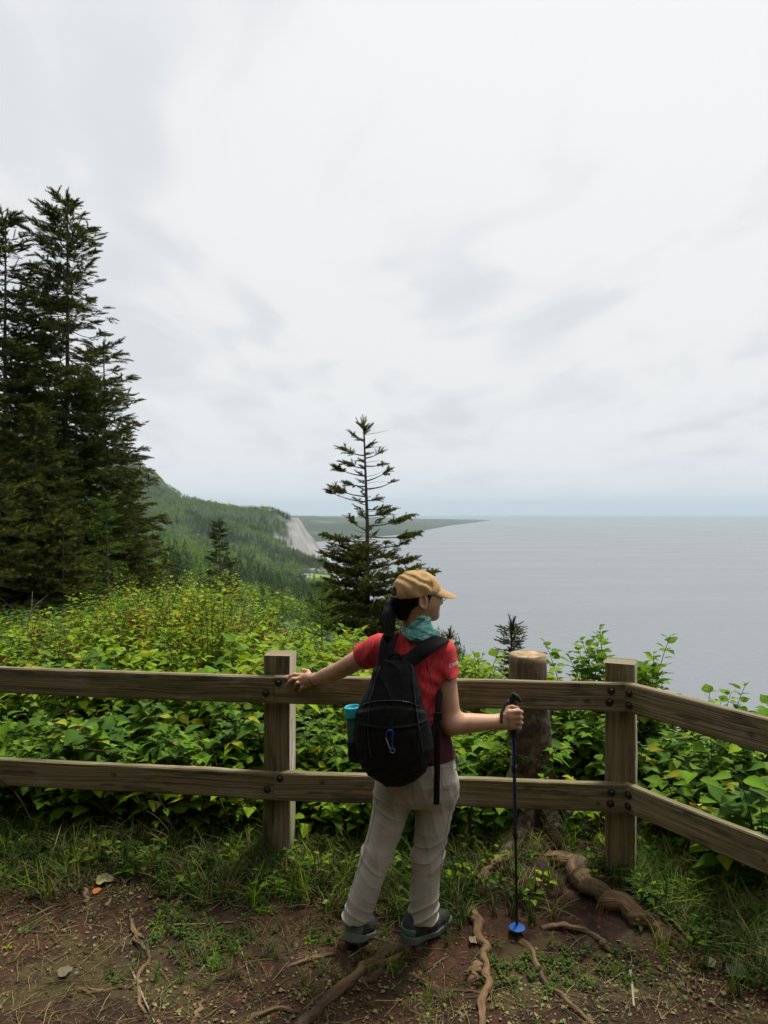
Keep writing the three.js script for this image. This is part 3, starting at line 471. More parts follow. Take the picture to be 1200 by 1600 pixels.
{
  const put = (px, top, d, o) => { const x = (px - 600) / FPX * d, y0 = Math.min(land(x, d), EYE - 145 / FPX * d), tipY = EYE - (top - HOR) / FPX * d; return spruce(x, d, y0 - 0.1, tipY - y0 + 0.1, { group: G1, ...o }); };
  put(103, 303, 17, { seed: 1, label: 'tallest dark spruce with sparse upper limbs left of the sea view', spread: 2.25, profile: (t) => 0.24 + 0.95 * Math.pow(1 - t, 0.95) - 0.16 * smooth(0.92, 1, t), bare: [0.55, 0.92, 0.6], gapY: 0.19, whorl: 5.6, flag: -0.1, gap: 0.2, mix: 0.3, twigs: 6, sp: 0.235, step: 0.072 });
  put(8, 338, 16, { seed: 2, label: 'dark spruce with a narrow tip cut by the picture edge', spread: 2.2, profile: (t) => 0.12 + 1.0 * Math.pow(1 - t, 0.9), gapY: 0.2, whorl: 5.6, gap: 0.14, mix: 0.25, twigs: 6, sp: 0.235, step: 0.072, bare: [0.7, 0.92, 0.4] });
  put(163, 535, 18.5, { seed: 3, label: 'half bare spruce with ragged dead twigs standing right of the tallest spruce', spread: 1.55, profile: (t) => 0.26 + 0.85 * Math.pow(1 - t, 0.8), bare: [0.3, 0.97, 0.55], gapY: 0.22, whorl: 5, gap: 0.2, mix: 0.45, twigs: 6, sp: 0.24, step: 0.1 });
  put(55, 640, 15, { seed: 4, label: 'low brownish spruce filling the gap below the tallest spruces', spread: 2.3, gapY: 0.2, whorl: 7, mix: 0.4, c1: 'dark', c2: 'olive', twigs: 6, sp: 0.22, step: 0.09 });
  put(190, 745, 19.5, { seed: 5, label: 'olive brown spruce with drooping skirts at the edge of the spruce stand', spread: 1.7, gapY: 0.18, whorl: 7, mix: 0.5, c1: 'dark', c2: 'olive', twigs: 6, sp: 0.21, step: 0.085, profile: (t) => 0.15 + 1.0 * (1 - t) });
  put(168, 775, 12.5, { seed: 6, label: 'young fresh green spruce in front of the dark spruces', spread: 0.62, gapY: 0.16, whorl: 5, mix: 0.7, c1: 'dark', c2: 'fresh', twigs: 10, sp: 0.13, step: 0.07, r: 0.03 });
  put(-60, 520, 14, { seed: 7, label: 'dark spruce mostly outside the picture edge', spread: 2.4, gapY: 0.26, whorl: 6, twigs: 5, sp: 0.24, step: 0.13 });
  put(-5, 760, 13, { seed: 8, label: 'broad olive spruce low at the picture edge under the taller spruces', spread: 1.9, gapY: 0.2, whorl: 6, mix: 0.5, twigs: 7, sp: 0.19, step: 0.085 });
  put(100, 800, 14, { seed: 9, label: 'dense low spruce under the tallest spruce', spread: 1.7, gapY: 0.2, whorl: 6, mix: 0.55, twigs: 7, sp: 0.19, step: 0.085 });
  put(343, 815, 27, { seed: 12, label: 'lone dark spruce rising from the slope before the wooded headland', spread: 1.5, gapY: 0.24, whorl: 5, mix: 0.2, c1: 'dark', twigs: 6, sp: 0.24, step: 0.14, group: 'lone spruces on the slope', profile: (t) => 0.1 + 0.9 * (1 - t) });
  put(262, 872, 24, { seed: 13, label: 'small spruce top beside the shrubs left of the lone spruce', spread: 1.0, gapY: 0.22, whorl: 5, mix: 0.4, twigs: 6, sp: 0.22, step: 0.13, group: 'lone spruces on the slope' });
  put(797, 980, 9, { seed: 14, label: 'tiny dark spruce tip behind the cut trunk', spread: 0.34, gapY: 0.08, whorl: 5, mix: 0.4, twigs: 16, sp: 0.09, step: 0.05, r: 0.02, group: 'lone spruces on the slope', profile: (t) => 0.12 + 1.1 * (1 - t) });
  put(707, 997, 9.5, { seed: 15, label: 'withered grey spruce tip behind the red sleeve', spread: 0.16, gapY: 0.07, whorl: 5, c1: 'brown', c2: 'brown', twigs: 16, sp: 0.06, step: 0.05, r: 0.012, group: 'lone spruces on the slope' });
}
// the wind-shaped spruce in front of the bay, limb by limb
{
  const d = 13, R = rng(404), S = d / FPX, base = at(570, 1010, d), g = thing('wind_shaped_spruce', 'lone wind shaped spruce with tiered limbs standing before the bay', 'tree', base.x, base.y, base.z), wood = [], crown = new Crown();
  const H = (1010 - 652) * S, ax = (py) => V(((py < 820 ? lerp(568, 574, (py - 652) / 168) : 574) - 570) * S, (1010 - py) * S, 0), TP = []; for (let i = 0; i <= 16; i++) TP.push(ax(lerp(1090, 656, i / 16)));
  mesh('trunk', tube(TP, TP.map((_, i) => lerp(0.085, 0.012, Math.pow(i / 16, 0.75))), 10, 0.08, 4), MAT.spruceBark, g);
  const main = [ // row, reach in columns (left negative), rise, share of the limb in needles
    [672, -12, 14, 1], [676, 10, 10, 1], [690, -22, 12, 1], [700, 12, 6, .8], [712, -40, 10, .75], [716, 26, 8, .3], [732, -34, 8, .7], [728, 28, 2, .25], [744, -48, 12, .45], [752, 38, 16, .35], [760, -30, 4, .5], [764, 44, 10, .1], [776, -56, 14, .6], [784, -60, 14, .25], [782, 20, 2, .7], [796, 30, 2, .9],
    [806, 44, 8, .9], [812, -12, 14, .8], [822, 70, 14, .6], [830, -34, 22, .6], [838, 78, 2, .55], [846, -66, 8, .85], [850, 34, 0, .2], [856, 60, 6, .15], [862, -42, 8, .9], [872, 40, 4, .5], [880, -72, 14, .9], [884, 72, 10, .55], [892, -60, 4, .95], [900, 44, 0, .9], [908, 88, 18, .7], [914, -62, 6, .95], [918, 106, 22, .45], [926, 50, 2, .9], [934, -62, 2, .95], [944, 40, 0, .95], [952, -52, 0, .95], [960, 46, 0, .95], [975, -48, 0, .95], [985, 40, 0, .95]];
  for (const [row, reach, rise, needles] of main) {
    const len = Math.abs(reach) * S, z = (R() - .5) * 0.7, dir = V(Math.sign(reach), rise / Math.abs(reach), z).normalize();
    limb(ax(row), dir, len, { r: 0.016, clump: needles * .8, curl: 0.04, sag: 0.05, twigs: 22, tw: 0.3, sp: 0.15, step: 0.045, gap: needles < 0.35 ? 0.62 : 0.06, mix: 0.75, c1: 'dark', c2: 'olive' }, R, wood, crown);
  }
  for (let row = 668; row < 1000; row += row < 845 ? 11 : 2.0) {             // limbs towards and away from us, short ones, dead twigs
    const t = (row - 660) / 340, a = R() * 6.283, l = (0.16 + 0.75 * t) * (0.5 + 0.6 * R()) * (row > 850 ? 1.2 : 0.5), dir = V(Math.cos(a) * (row < 850 ? 0.5 : 1), 0.2, Math.sin(a)).normalize();
    limb(ax(row), dir, l, { r: 0.01, clump: row > 850 ? 0.95 : 0.5, curl: 0.1, twigs: 13, tw: 0.4, sp: 0.14, step: 0.055, gap: row > 850 ? 0.12 : 0.35, mix: 0.72, c1: 'dark', c2: 'olive' }, R, wood, crown);
    if (row < 880 && R() < 0.7) { const b = ax(row), e = R() < 0.7 ? 1 : -1; wood.push(tube([b, b.clone().add(V(e * 0.16 * (0.6 + R()), 0.03, (R() - .5) * .2)), b.clone().add(V(e * 0.42 * (0.5 + R()), 0.02 + 0.1 * R(), (R() - .5) * .4))], [0.006, 0.004, 0.0015], 3)); }
  }
  for (let k = 0; k < 16; k++) crown.add(ax(656 + k * 1.6), V((R() - .5) * 1.4, 1, (R() - .5) * 1.4), 0.14, tone(R, NEEDLE.olive));
  mesh('branches', mergeGeometries(wood), MAT.twig, g); crown.build('crown', SPRIGS[0], MAT.needles, g);
}
// a fresh balsam tip above the undergrowth
{
  const d = 6.2, b = at(503, 1010, d), g = thing('fir_sapling', 'bright green fir sapling tip poking out of the undergrowth', 'sapling', b.x, b.y, b.z), c = new Crown(), R = rng(9), w = [];
  const S = d / FPX; w.push(tube([V(0, -0.5, 0), V(0, 98 * S, 0)], [0.008, 0.004], 5));
  for (const [row, n, l] of [[938, 7, 26], [955, 7, 30], [975, 8, 34], [995, 8, 38]]) for (let i = 0; i < n; i++) {
    const a = i / n * 6.283 + row, dir = V(Math.cos(a), row < 945 ? 0.75 : 0.42, Math.sin(a)).normalize(), p0 = V(0, (1010 - row) * S, 0), L = l * S; w.push(tube([p0, p0.clone().addScaledVector(dir, L)], [0.005, 0.003], 4));
    for (let k = 0; k < 7; k++) c.add(p0.clone().addScaledVector(dir, L * k / 7), dir, 0.055, tone(R, [0.13, 0.24, 0.03], .15), 1.4);
  }
  for (let k = 0; k < 10; k++) c.add(V(0, (60 + k * 3.6) * S, 0), V(0, 1, 0), 0.05, tone(R, [0.13, 0.24, 0.03], .15), 1.5);
  mesh('stem', mergeGeometries(w), STEM.green, g); c.build('needles', FINE, MAT.needles, g);
}
// dead grey twig over the undergrowth
{
  const d = 6.4, b = at(45, 985, d), g = thing('dead_twig', 'bare pale twig forking above the undergrowth before the spruces', 'twig', b.x, b.y, b.z), S = d / FPX;
  const tw = (p) => tube(curve(p.map(([x, y]) => V((x - 45) * S, (985 - y) * S, 0.03 * Math.sin(x))), 8), [...Array(9)].map((_, i) => lerp(.006, .002, i / 8)), 5);
  mesh('stem', mergeGeometries([tw([[44, 1000], [46, 975], [51, 950], [50, 924]]), tw([[47, 965], [58, 945], [66, 937], [77, 929]])]), std({ color: lin(.3, .26, .2), roughness: .9 }), g);
}
// ---------------------------------------------------------------- the wood behind the viewer, which shades the path
{
  const src = spruce(-0.5, -6.4, 0, 9.5, { seed: 21, label: 'dense spruce standing in the wood behind the viewpoint', group: 'wood behind the viewpoint', spread: 2.3, from: 0.1, gapY: 0.3, whorl: 6, twigs: 4.5, sp: 0.42, step: 0.17, mix: 0.3, sprig: BROAD, profile: (t) => 0.2 + 0.85 * (1 - t) });
  const spots = [[2.6, -6.0, 1.05], [-3.4, -6.2, 1.0], [5.8, -4.8, 1.1], [-7.0, -3.2, 1.1], [1.2, -7.6, 1.25], [-2.2, -8.0, 1.35], [-5.6, -6.4, 1.25], [-6.6, 2.6, 0.95], [7.2, -3.5, 1.25], [-8.5, -1.5, 1.2], [-8, -5.5, 1.35], [0, -8.5, 1.5], [3, -8.5, 1.45], [-4.2, -8.8, 1.5], [6.5, -7.2, 1.4], [9.5, -6, 1.4], [-10, 1.2, 1.15]];
  for (const [x, d, s] of spots) { const c = src.clone(); c.name = numbered('spruce_tree'); c.position.set(x, land(x, d) - 0.1, -d); c.scale.setScalar(s); c.rotation.y = x * 2.3; scene.add(c); }
}
// ---------------------------------------------------------------- far woods: one mass on the headland and valley side
{
  const R = rng(31), conif = [], leafy = [];
  const far = []; // low conifer and broadleaf clumps
  const conGeo = (seed) => { const q = rng(seed), pos = [], idx = []; let o = 0; for (let i = 0; i < 90; i++) { const t = Math.pow(q(), 0.8), a = q() * 6.283, r = 0.2 * (1 - t) + 0.015, y = t * 0.96 + 0.02, l = r * (0.8 + 0.5 * q()), w = 0.045 * (1.1 - t); pos.push(0, y + 0.06, 0, Math.cos(a + w / r * .8) * l, y - 0.02 * q(), Math.sin(a + w / r * .8) * l, Math.cos(a - w / r * .8) * l, y - 0.03, Math.sin(a - w / r * .8) * l); idx.push(o, o + 1, o + 2); o += 3; } return geoFrom(pos, idx); };
  const decGeo = (seed) => { const q = rng(seed), pos = [], idx = []; let o = 0; const lob = [...Array(7)].map(() => [0.2 * (q() - .5) * 1.6, 0.45 + 0.4 * q(), 0.2 * (q() - .5) * 1.6, 0.16 + 0.1 * q()]); for (let i = 0; i < 130; i++) { const b = lob[i % 7], z = q() * 2 - 0.8, a = q() * 6.283, h = Math.sqrt(Math.max(0, 1 - z * z)), r = b[3] * (0.8 + 0.3 * q()), c = V(b[0] + h * Math.cos(a) * r, b[1] + z * r, b[2] + h * Math.sin(a) * r), s = 0.05; for (let k = 0; k < 3; k++) pos.push(c.x + (q() - .5) * s * 2.2, c.y + (q() - .5) * s * 1.6, c.z + (q() - .5) * s * 2.2); idx.push(o, o + 1, o + 2); o += 3; } return geoFrom(pos, idx); };
  const kinds = [[conGeo(1), 'con'], [conGeo(2), 'con'], [decGeo(3), 'dec'], [decGeo(4), 'dec']], out = kinds.map(() => new Crown());
  for (let i = 0, n = 0; i < 400000 && n < 34000; i++) {
    const az = lerp(-0.60, 0.12, R()), r = Math.sqrt(lerp(45 * 45, 1700 * 1700, R())) , x = Math.sin(az) * r, d = Math.cos(az) * r, t = table(shoreD, shoreX, d) - x;
    if (t < 12 || rockish(x, d) > 0.35) continue;
    if (d > 735 && d < 850 && t < 46 && t > 14) continue;                    // the lawn and car park by the shore
    const patch = fbm(x / 45, d / 45, 0, 3); if (fbm(x / 28 + 50, d / 28, 0, 2) > 0.42 && d > 500) continue;
    const con = patch + (R() - .5) * 0.35 + (d < 420 ? 0.16 : 0) > 0.2, k = (con ? 0 : 2) + (R() < 0.5 ? 0 : 1), h = con ? 7 + 7 * R() : 5 + 5 * R(), y = land(x, d);
    if (d < 150 && h + y > EYE - d * 0.135) continue;
    const c = con ? tone(R, [0.048, 0.082, 0.022], .4) : tone(R, R() < 0.3 ? [0.17, 0.24, 0.03] : [0.105, 0.18, 0.028], .35);
    out[k].add(V(x, y - 0.3, -d), V(1, 0, (R() - .5) * 4), h, c, con ? 1 : 1); n++;
  }
  const g = new THREE.Group(); g.name = 'far_woodland'; tag(g, 'mixed woodland covering the headland and valley side', 'woodland', null, 'stuff'); scene.add(g);
  out.forEach((c, i) => c.build(kinds[i][1] === 'con' ? 'conifers' : 'broadleaf_trees', kinds[i][0], MAT.needles, g));
}

// ---------------------------------------------------------------- lawn, car park and houses by the far shore
{
  const sheet = (name, label, corners, lift, m) => { const pos = [], idx = [], n = 10, [a, b, c, e] = corners; for (let j = 0; j <= n; j++) for (let i = 0; i <= n; i++) { const u = i / n, v = j / n, x = lerp(lerp(a[0], b[0], u), lerp(e[0], c[0], u), v), d = lerp(lerp(a[1], b[1], u), lerp(e[1], c[1], u), v); pos.push(x, land(x, d) + lift, -d); } for (let j = 0; j < n; j++) for (let i = 0; i < n; i++) { const p = j * (n + 1) + i; idx.push(p, p + n + 1, p + 1, p + 1, p + n + 1, p + n + 2); } tag(mesh(name, geoFrom(pos, idx), m), label, name.replace('_', ' '), null, 'structure'); };
  sheet('lawn', 'bright mown lawn near the foot of the cliff', [[-86, 738], [-62, 738], [-66, 846], [-92, 846]], 0.25, std({ color: lin(0.13, 0.22, 0.04), roughness: 1 }));
  sheet('car_park', 'grey gravel car park beside the lawn', [[-98, 742], [-85, 742], [-92, 835], [-105, 835]], 0.3, std({ color: lin(0.26, 0.25, 0.23), roughness: 1 }));
  const bx = (w, h, l, x = 0, y = 0, z = 0) => new THREE.BoxGeometry(w, h, l).translate(x, y, z);
  const house = (x, d, w, l, t, col, label) => { const g = thing('cottage', label, 'house', x, land(x, d), -d, 'cottages by the shore'); g.rotation.y = t; mesh('wall', bx(w, 3, l, 0, 1.5, 0), std({ color: col, roughness: .9 }), g); const r = new THREE.Shape([new THREE.Vector2(-w / 2 - .4, 0), new THREE.Vector2(w / 2 + .4, 0), new THREE.Vector2(0, 2.6)]); mesh('roof', new THREE.ExtrudeGeometry(r, { depth: l + .8, bevelEnabled: false }).translate(0, 3.003, -l / 2 - .4), std({ color: lin(.22, .2, .2), roughness: .9 }), g); for (const e of [-1, 0, 1]) mesh('window', bx(.06, 1.2, 1.3, w / 2, 1.7, e * l * .28), std({ color: lin(.03, .035, .04), roughness: .2 }), g); };
  house(-93, 856, 8, 14, 1.2, lin(.4, .37, .33), 'long grey roofed cottage above the car park'); house(-79, 866, 7, 11, 1.4, lin(.55, .53, .5), 'smaller pale cottage at the head of the lawn');
  const cols = [lin(.6, .6, .6), lin(.05, .05, .06), lin(.35, .36, .38), lin(.3, .03, .03), lin(.7, .7, .7)], names = ['white', 'black', 'silver', 'red', 'pale'];
  cols.forEach((c, i) => { const x = -94.5 + (i % 2) * 4 - i * 0.8, d = 762 + i * 13, g = thing('parked_car', `${names[i]} car parked on the gravel by the lawn`, 'car', x, land(x, d) + .3, -d, 'cars parked by the shore'); g.rotation.y = .2; const s = new THREE.Shape([[-2.1, .4], [2.1, .4], [2.1, .9], [1.3, 1.0], [.7, 1.5], [-1.3, 1.5], [-2, 1.0]].map(([a, b]) => new THREE.Vector2(a, b))); mesh('body', new THREE.ExtrudeGeometry(s, { depth: 1.7, bevelSize: .08, bevelThickness: .08, bevelSegments: 2 }).translate(0, 0, -.85), std({ color: c, roughness: .3, metalness: .3 }), g); for (const a of [-1.3, 1.3]) for (const b of [-.8, .8]) mesh('wheel', new THREE.CylinderGeometry(.33, .33, .2, 14).rotateX(Math.PI / 2).translate(a, .33, b), std({ color: lin(.02, .02, .02), roughness: .8 }), g); });
}
// ---------------------------------------------------------------- grass fringe, weeds, litter
{
  const R = rng(61), tuft = (seed, n, h, sp) => { const q = rng(seed), pos = [], idx = []; let o = 0; for (let i = 0; i < n; i++) { const a = q() * 6.283, l = h * (0.5 + 0.6 * q()), b = sp * (0.3 + q()), x0 = (q() - .5) * sp * .5, z0 = (q() - .5) * sp * .5, w = 0.0032; for (let k = 0; k <= 3; k++) { const t = k / 3, r = b * t * t, ww = w * (1 - t * .9), cx = x0 + Math.cos(a) * r, cz = z0 + Math.sin(a) * r, y = l * (t - .25 * t * t); pos.push(cx - Math.sin(a) * ww, y, cz + Math.cos(a) * ww, cx + Math.sin(a) * ww, y, cz - Math.cos(a) * ww); if (k) { const p = o + k * 2; idx.push(p - 2, p - 1, p, p - 1, p + 1, p); } } o += 8; } return geoFrom(pos, idx); };
  const grassM = phys({ color: lin(1, 1, 1), roughness: .7, specularIntensity: .3, transmission: .3, side: THREE.DoubleSide }), put = (name, label, cat, geo, m, list) => { const im = new THREE.InstancedMesh(geo, m, list.length), M = new THREE.Matrix4(), E = new THREE.Euler(), Q = new THREE.Quaternion(), c = new THREE.Color(); list.forEach(([p, r, s, col], i) => { M.compose(p, Q.setFromEuler(E.set(...r)), s.isVector3 ? s : V(s, s, s)); im.setMatrixAt(i, M); im.setColorAt(i, c.setRGB(...col)); }); im.name = name; im.castShadow = im.receiveShadow = true; scene.add(im); tag(im, label, cat, null, 'stuff'); };
  const density = (x, d) => { const s = past(x, d), n = fbm(x * 1.7 + 3, d * 1.7, 0, 3); let k = 0.55 * smooth(-0.3, 0.02, s + n * 0.3) * (1 - smooth(0.5, 0.9, s)); if (x > 0.45 && x < 1.15 && s > -0.6) k *= 0.3; return Math.max(k, 0.16 * smooth(0.12, 0.34, n)); };
  const A = [], B = [], W1 = [], SX = [];
  for (let i = 0; i < 26000; i++) { const x = lerp(-3.2, 3, R()), d = lerp(1.7, 4.5, R()), k = density(x, d); if (R() > k) continue; const p = V(x, land(x, d) - .005, -d), s = past(x, d), dry = R() < .24; (R() < .5 ? A : B).push([p, [(R() - .5) * .5, R() * 6.3, (R() - .5) * .5], (s > -.3 ? .7 + .6 * R() : .3 + .35 * R()) , dry ? tone(R, [.24, .2, .07]) : tone(R, R() < .12 ? GREEN.bright : R() < .55 ? GREEN.olive : GREEN.deep, .4)]); }
  put('grass', 'fringe of long and short grass along the fence foot', 'grass', tuft(1, 12, .17, .10), grassM, A); put('fine_grass', 'thin trampled grass scattered over the bank', 'grass', tuft(2, 14, .10, .11), grassM, B);
  // low weeds: little leafy sprays
  const spray = (seed) => { const q = rng(seed), gs = []; for (let i = 0; i < 9; i++) { const g = LEAF[i % 3].clone(), a = q() * 6.3, s = .03 + .025 * q(); g.scale(s, s, s); g.rotateZ(.1 + .6 * q()); g.rotateY(a); g.translate(Math.cos(a) * .02, .02 + .07 * q(), -Math.sin(a) * .02); gs.push(g); } return mergeGeometries(gs); };
  for (let i = 0; i < 9000; i++) { const x = lerp(-3.2, 3, R()), d = lerp(1.7, 4.6, R()), s = past(x, d), n = fbm(x * 2.3 + 30, d * 2.3, 0, 3), k = smooth(-.3, .1, s + n * .3) * (s < .9 ? 1 : 0) * (x > .45 && x < 1.1 ? .08 : x > 1.1 ? .22 : .3) + .05 * smooth(.1, .3, n); if (R() > k) continue; W1.push([V(x, land(x, d) - .01, -d), [(R() - .5) * .4, R() * 6.3, (R() - .5) * .4], s > -.2 ? .45 + .65 * R() : .25 + .35 * R(), tone(R, R() < .15 ? GREEN.bright : R() < .5 ? GREEN.mid : GREEN.deep, .35)]); }
  const MS = []; for (let i = 0; i < 26000; i++) { const x = lerp(-3, 3, R()), d = lerp(1.6, 3.7, R()), n = fbm(x * 2.1 + 130, d * 2.1, 0, 4); if (R() > smooth(.24, .46, n) * .8) continue; MS.push([V(x, land(x, d) - .004, -d), [(R() - .5) * .5, R() * 6.3, (R() - .5) * .5], .16 + .22 * R(), tone(R, R() < .5 ? [.10, .15, .02] : [.07, .12, .025], .35)]); }
  put('moss_patches', 'low moss and seedling patches on the trodden path', 'moss', spray(11), MAT.leafV, MS);
  put('ground_weeds', 'low leafy weeds under the fence and in patches on the path', 'weeds', spray(5), MAT.leafV.clone(), W1);
  // the bank beyond the fence is covered too
  const BK = []; for (let i = 0; i < 15000; i++) { const x = lerp(-11, 3.5, R()), d = lerp(4.3, 17, Math.pow(R(), 1.3)), s = past(x, d), y = land(x, d); if (s < .6 || y < -7) continue; BK.push([V(x, y - .02, -d), [(R() - .5) * .5, R() * 6.3, (R() - .5) * .5], 1.0 + 1.3 * R(), tone(R, R() < .75 ? GREEN.deep : GREEN.olive, .35)]); }
  put('bank_ground_cover', 'leafy ground cover beneath the shrubs on the bank', 'ground cover', spray(8), MAT.leafV, BK);
  // dry stalks, flakes of leaf, crumbs of earth
  const stalk = tube(curve([V(-.5, 0, 0), V(-.15, .05, .04), V(.2, .03, -.03), V(.5, 0, .02)], 6), .022, 4), flake = leafGeo(.9, .3, .3, .05), crumb = new THREE.IcosahedronGeometry(1, 1); { const p = crumb.attributes.position; for (let i = 0; i < p.count; i++) { const k = 1 + .35 * noise(p.getX(i) * 2, p.getY(i) * 2, p.getZ(i) * 2 + 5); p.setXYZ(i, p.getX(i) * k, p.getY(i) * k * .7, p.getZ(i) * k); } crumb.computeVertexNormals(); }
  const ST = [], FL = [], CR = [];
  for (let i = 0; i < 34000; i++) { const x = lerp(-3, 3, R()), d = lerp(1.7, 3.75, R()), n = fbm(x * 1.9 + 60, d * 1.9, 0, 3) + (x < 0 ? .14 : .03); if (R() > smooth(-.25, .3, n)) continue; const l = R() < .15 ? .05 + .1 * R() : .012 + .035 * R(); ST.push([V(x, land(x, d) + .004, -d), [(R() - .5) * .25, R() * 6.3, (R() - .5) * .25], V(l, l * .55 + .012, l * .4 + .018), tone(R, R() < .5 ? [.30, .235, .10] : R() < .5 ? [.22, .19, .07] : [.12, .08, .04], .4)]); }
  for (let i = 0; i < 22000; i++) { const x = lerp(-3, 3, R()), d = lerp(1.7, 3.8, R()), n = fbm(x * 1.6 + 90, d * 1.6, 0, 3); if (R() > smooth(-.3, .35, n)) continue; FL.push([V(x, land(x, d) + .005, -d), [(R() - .5) * .8, R() * 6.3, (R() - .5) * .8], .008 + .018 * R() * R(), tone(R, R() < .4 ? [.17, .15, .045] : R() < .5 ? [.17, .1, .045] : [.10, .16, .035], .4)]); }
  for (let i = 0; i < 5200; i++) { const x = lerp(-3, 3, R()), d = lerp(1.6, 3.8, R()); CR.push([V(x, land(x, d) + .001, -d), [R() * 6, R() * 6, R() * 6], .0025 + .009 * R() * R() * R(), tone(R, R() < .85 ? [.075, .045, .025] : [.2, .17, .13], .4)]); }
  put('dry_stalks', 'pale dry grass stalks littering the earth path', 'litter', stalk, std({ roughness: .9 }), ST); put('leaf_litter', 'small dead leaf flakes strewn on the path', 'litter', flake, std({ roughness: .85, side: THREE.DoubleSide }), FL); put('earth_crumbs', 'crumbs of earth and small grit on the path', 'soil', crumb, std({ roughness: 1 }), CR);
  // fallen leaves one can pick out
  const big = leafGeo(1.1, .3, .2, .09), fl = (px, py, s, c, t, label) => { const p = ground(px, py), m = mesh('fallen_leaf', big, std({ color: lin(...c), roughness: .8, side: THREE.DoubleSide })); m.position.set(p.x, p.y + .012, p.z); m.scale.setScalar(s); m.rotation.set(.15, t, .2); tag(m, label, 'leaf', 'fallen leaves on the path'); };
  fl(150, 1382, .09, [.36, .36, .16], .3, 'large pale yellow green fallen leaf below the grass bank'); fl(146, 1400, .045, [.5, .14, .02], 1, 'small orange fallen leaf beside the pale one'); fl(640, 1330, .04, [.55, .12, .02], 2, 'orange leaf in the grass between the trouser legs'); fl(92, 1530, .06, [.12, .11, .055], .9, 'crumpled grey green leaf low on the littered path'); fl(1100, 1512, .065, [.2, .17, .085], .4, 'tan curled leaf below the slanting rails'); fl(1160, 1535, .09, [.06, .075, .03], 1.9, 'dark limp leaf lying beside the tan curled leaf'); fl(745, 1478, .05, [.2, .17, .08], 2.2, 'brown leaf scrap between the roots'); fl(505, 1415, .035, [.4, .36, .2], .2, 'tiny pale leaf scrap on bare soil beside the person');
  const stick = (pts, r, label) => { const P3 = pts.map(([x, y, h]) => { const p = ground(x, y); p.y += r + (h ?? 0); return p; }), b = P3[0].clone(), m = mesh('fallen_twig', tube(curve(P3.map((p) => p.sub(b)), 14), [...Array(15)].map((_, i) => r * lerp(1, .5, i / 14)), 6, .2, r * 900), std({ color: lin(.3, .25, .17), roughness: .9 })); m.position.copy(b); tag(m, label, 'twig', 'fallen twigs on the path'); };
  stick([[68, 1370, .0], [82, 1348, .05], [95, 1328, .12]], .004, 'thin grey twig leaning up from the path into the grass'); stick([[270, 1446], [310, 1445], [365, 1442]], .0045, 'straight dry twig lying across mid path'); stick([[312, 1520], [330, 1498], [342, 1486]], .004, 'short bent twig lying by the litter'); stick([[205, 1515], [222, 1555], [242, 1600]], .005, 'slim brown twig crossing the forked root'); stick([[370, 1470], [382, 1500], [395, 1545]], .0035, 'fine pale twig on the littered soil'); stick([[985, 1520], [988, 1550], [990, 1575]], .008, 'stubby tan stick under the slanting rails');
}
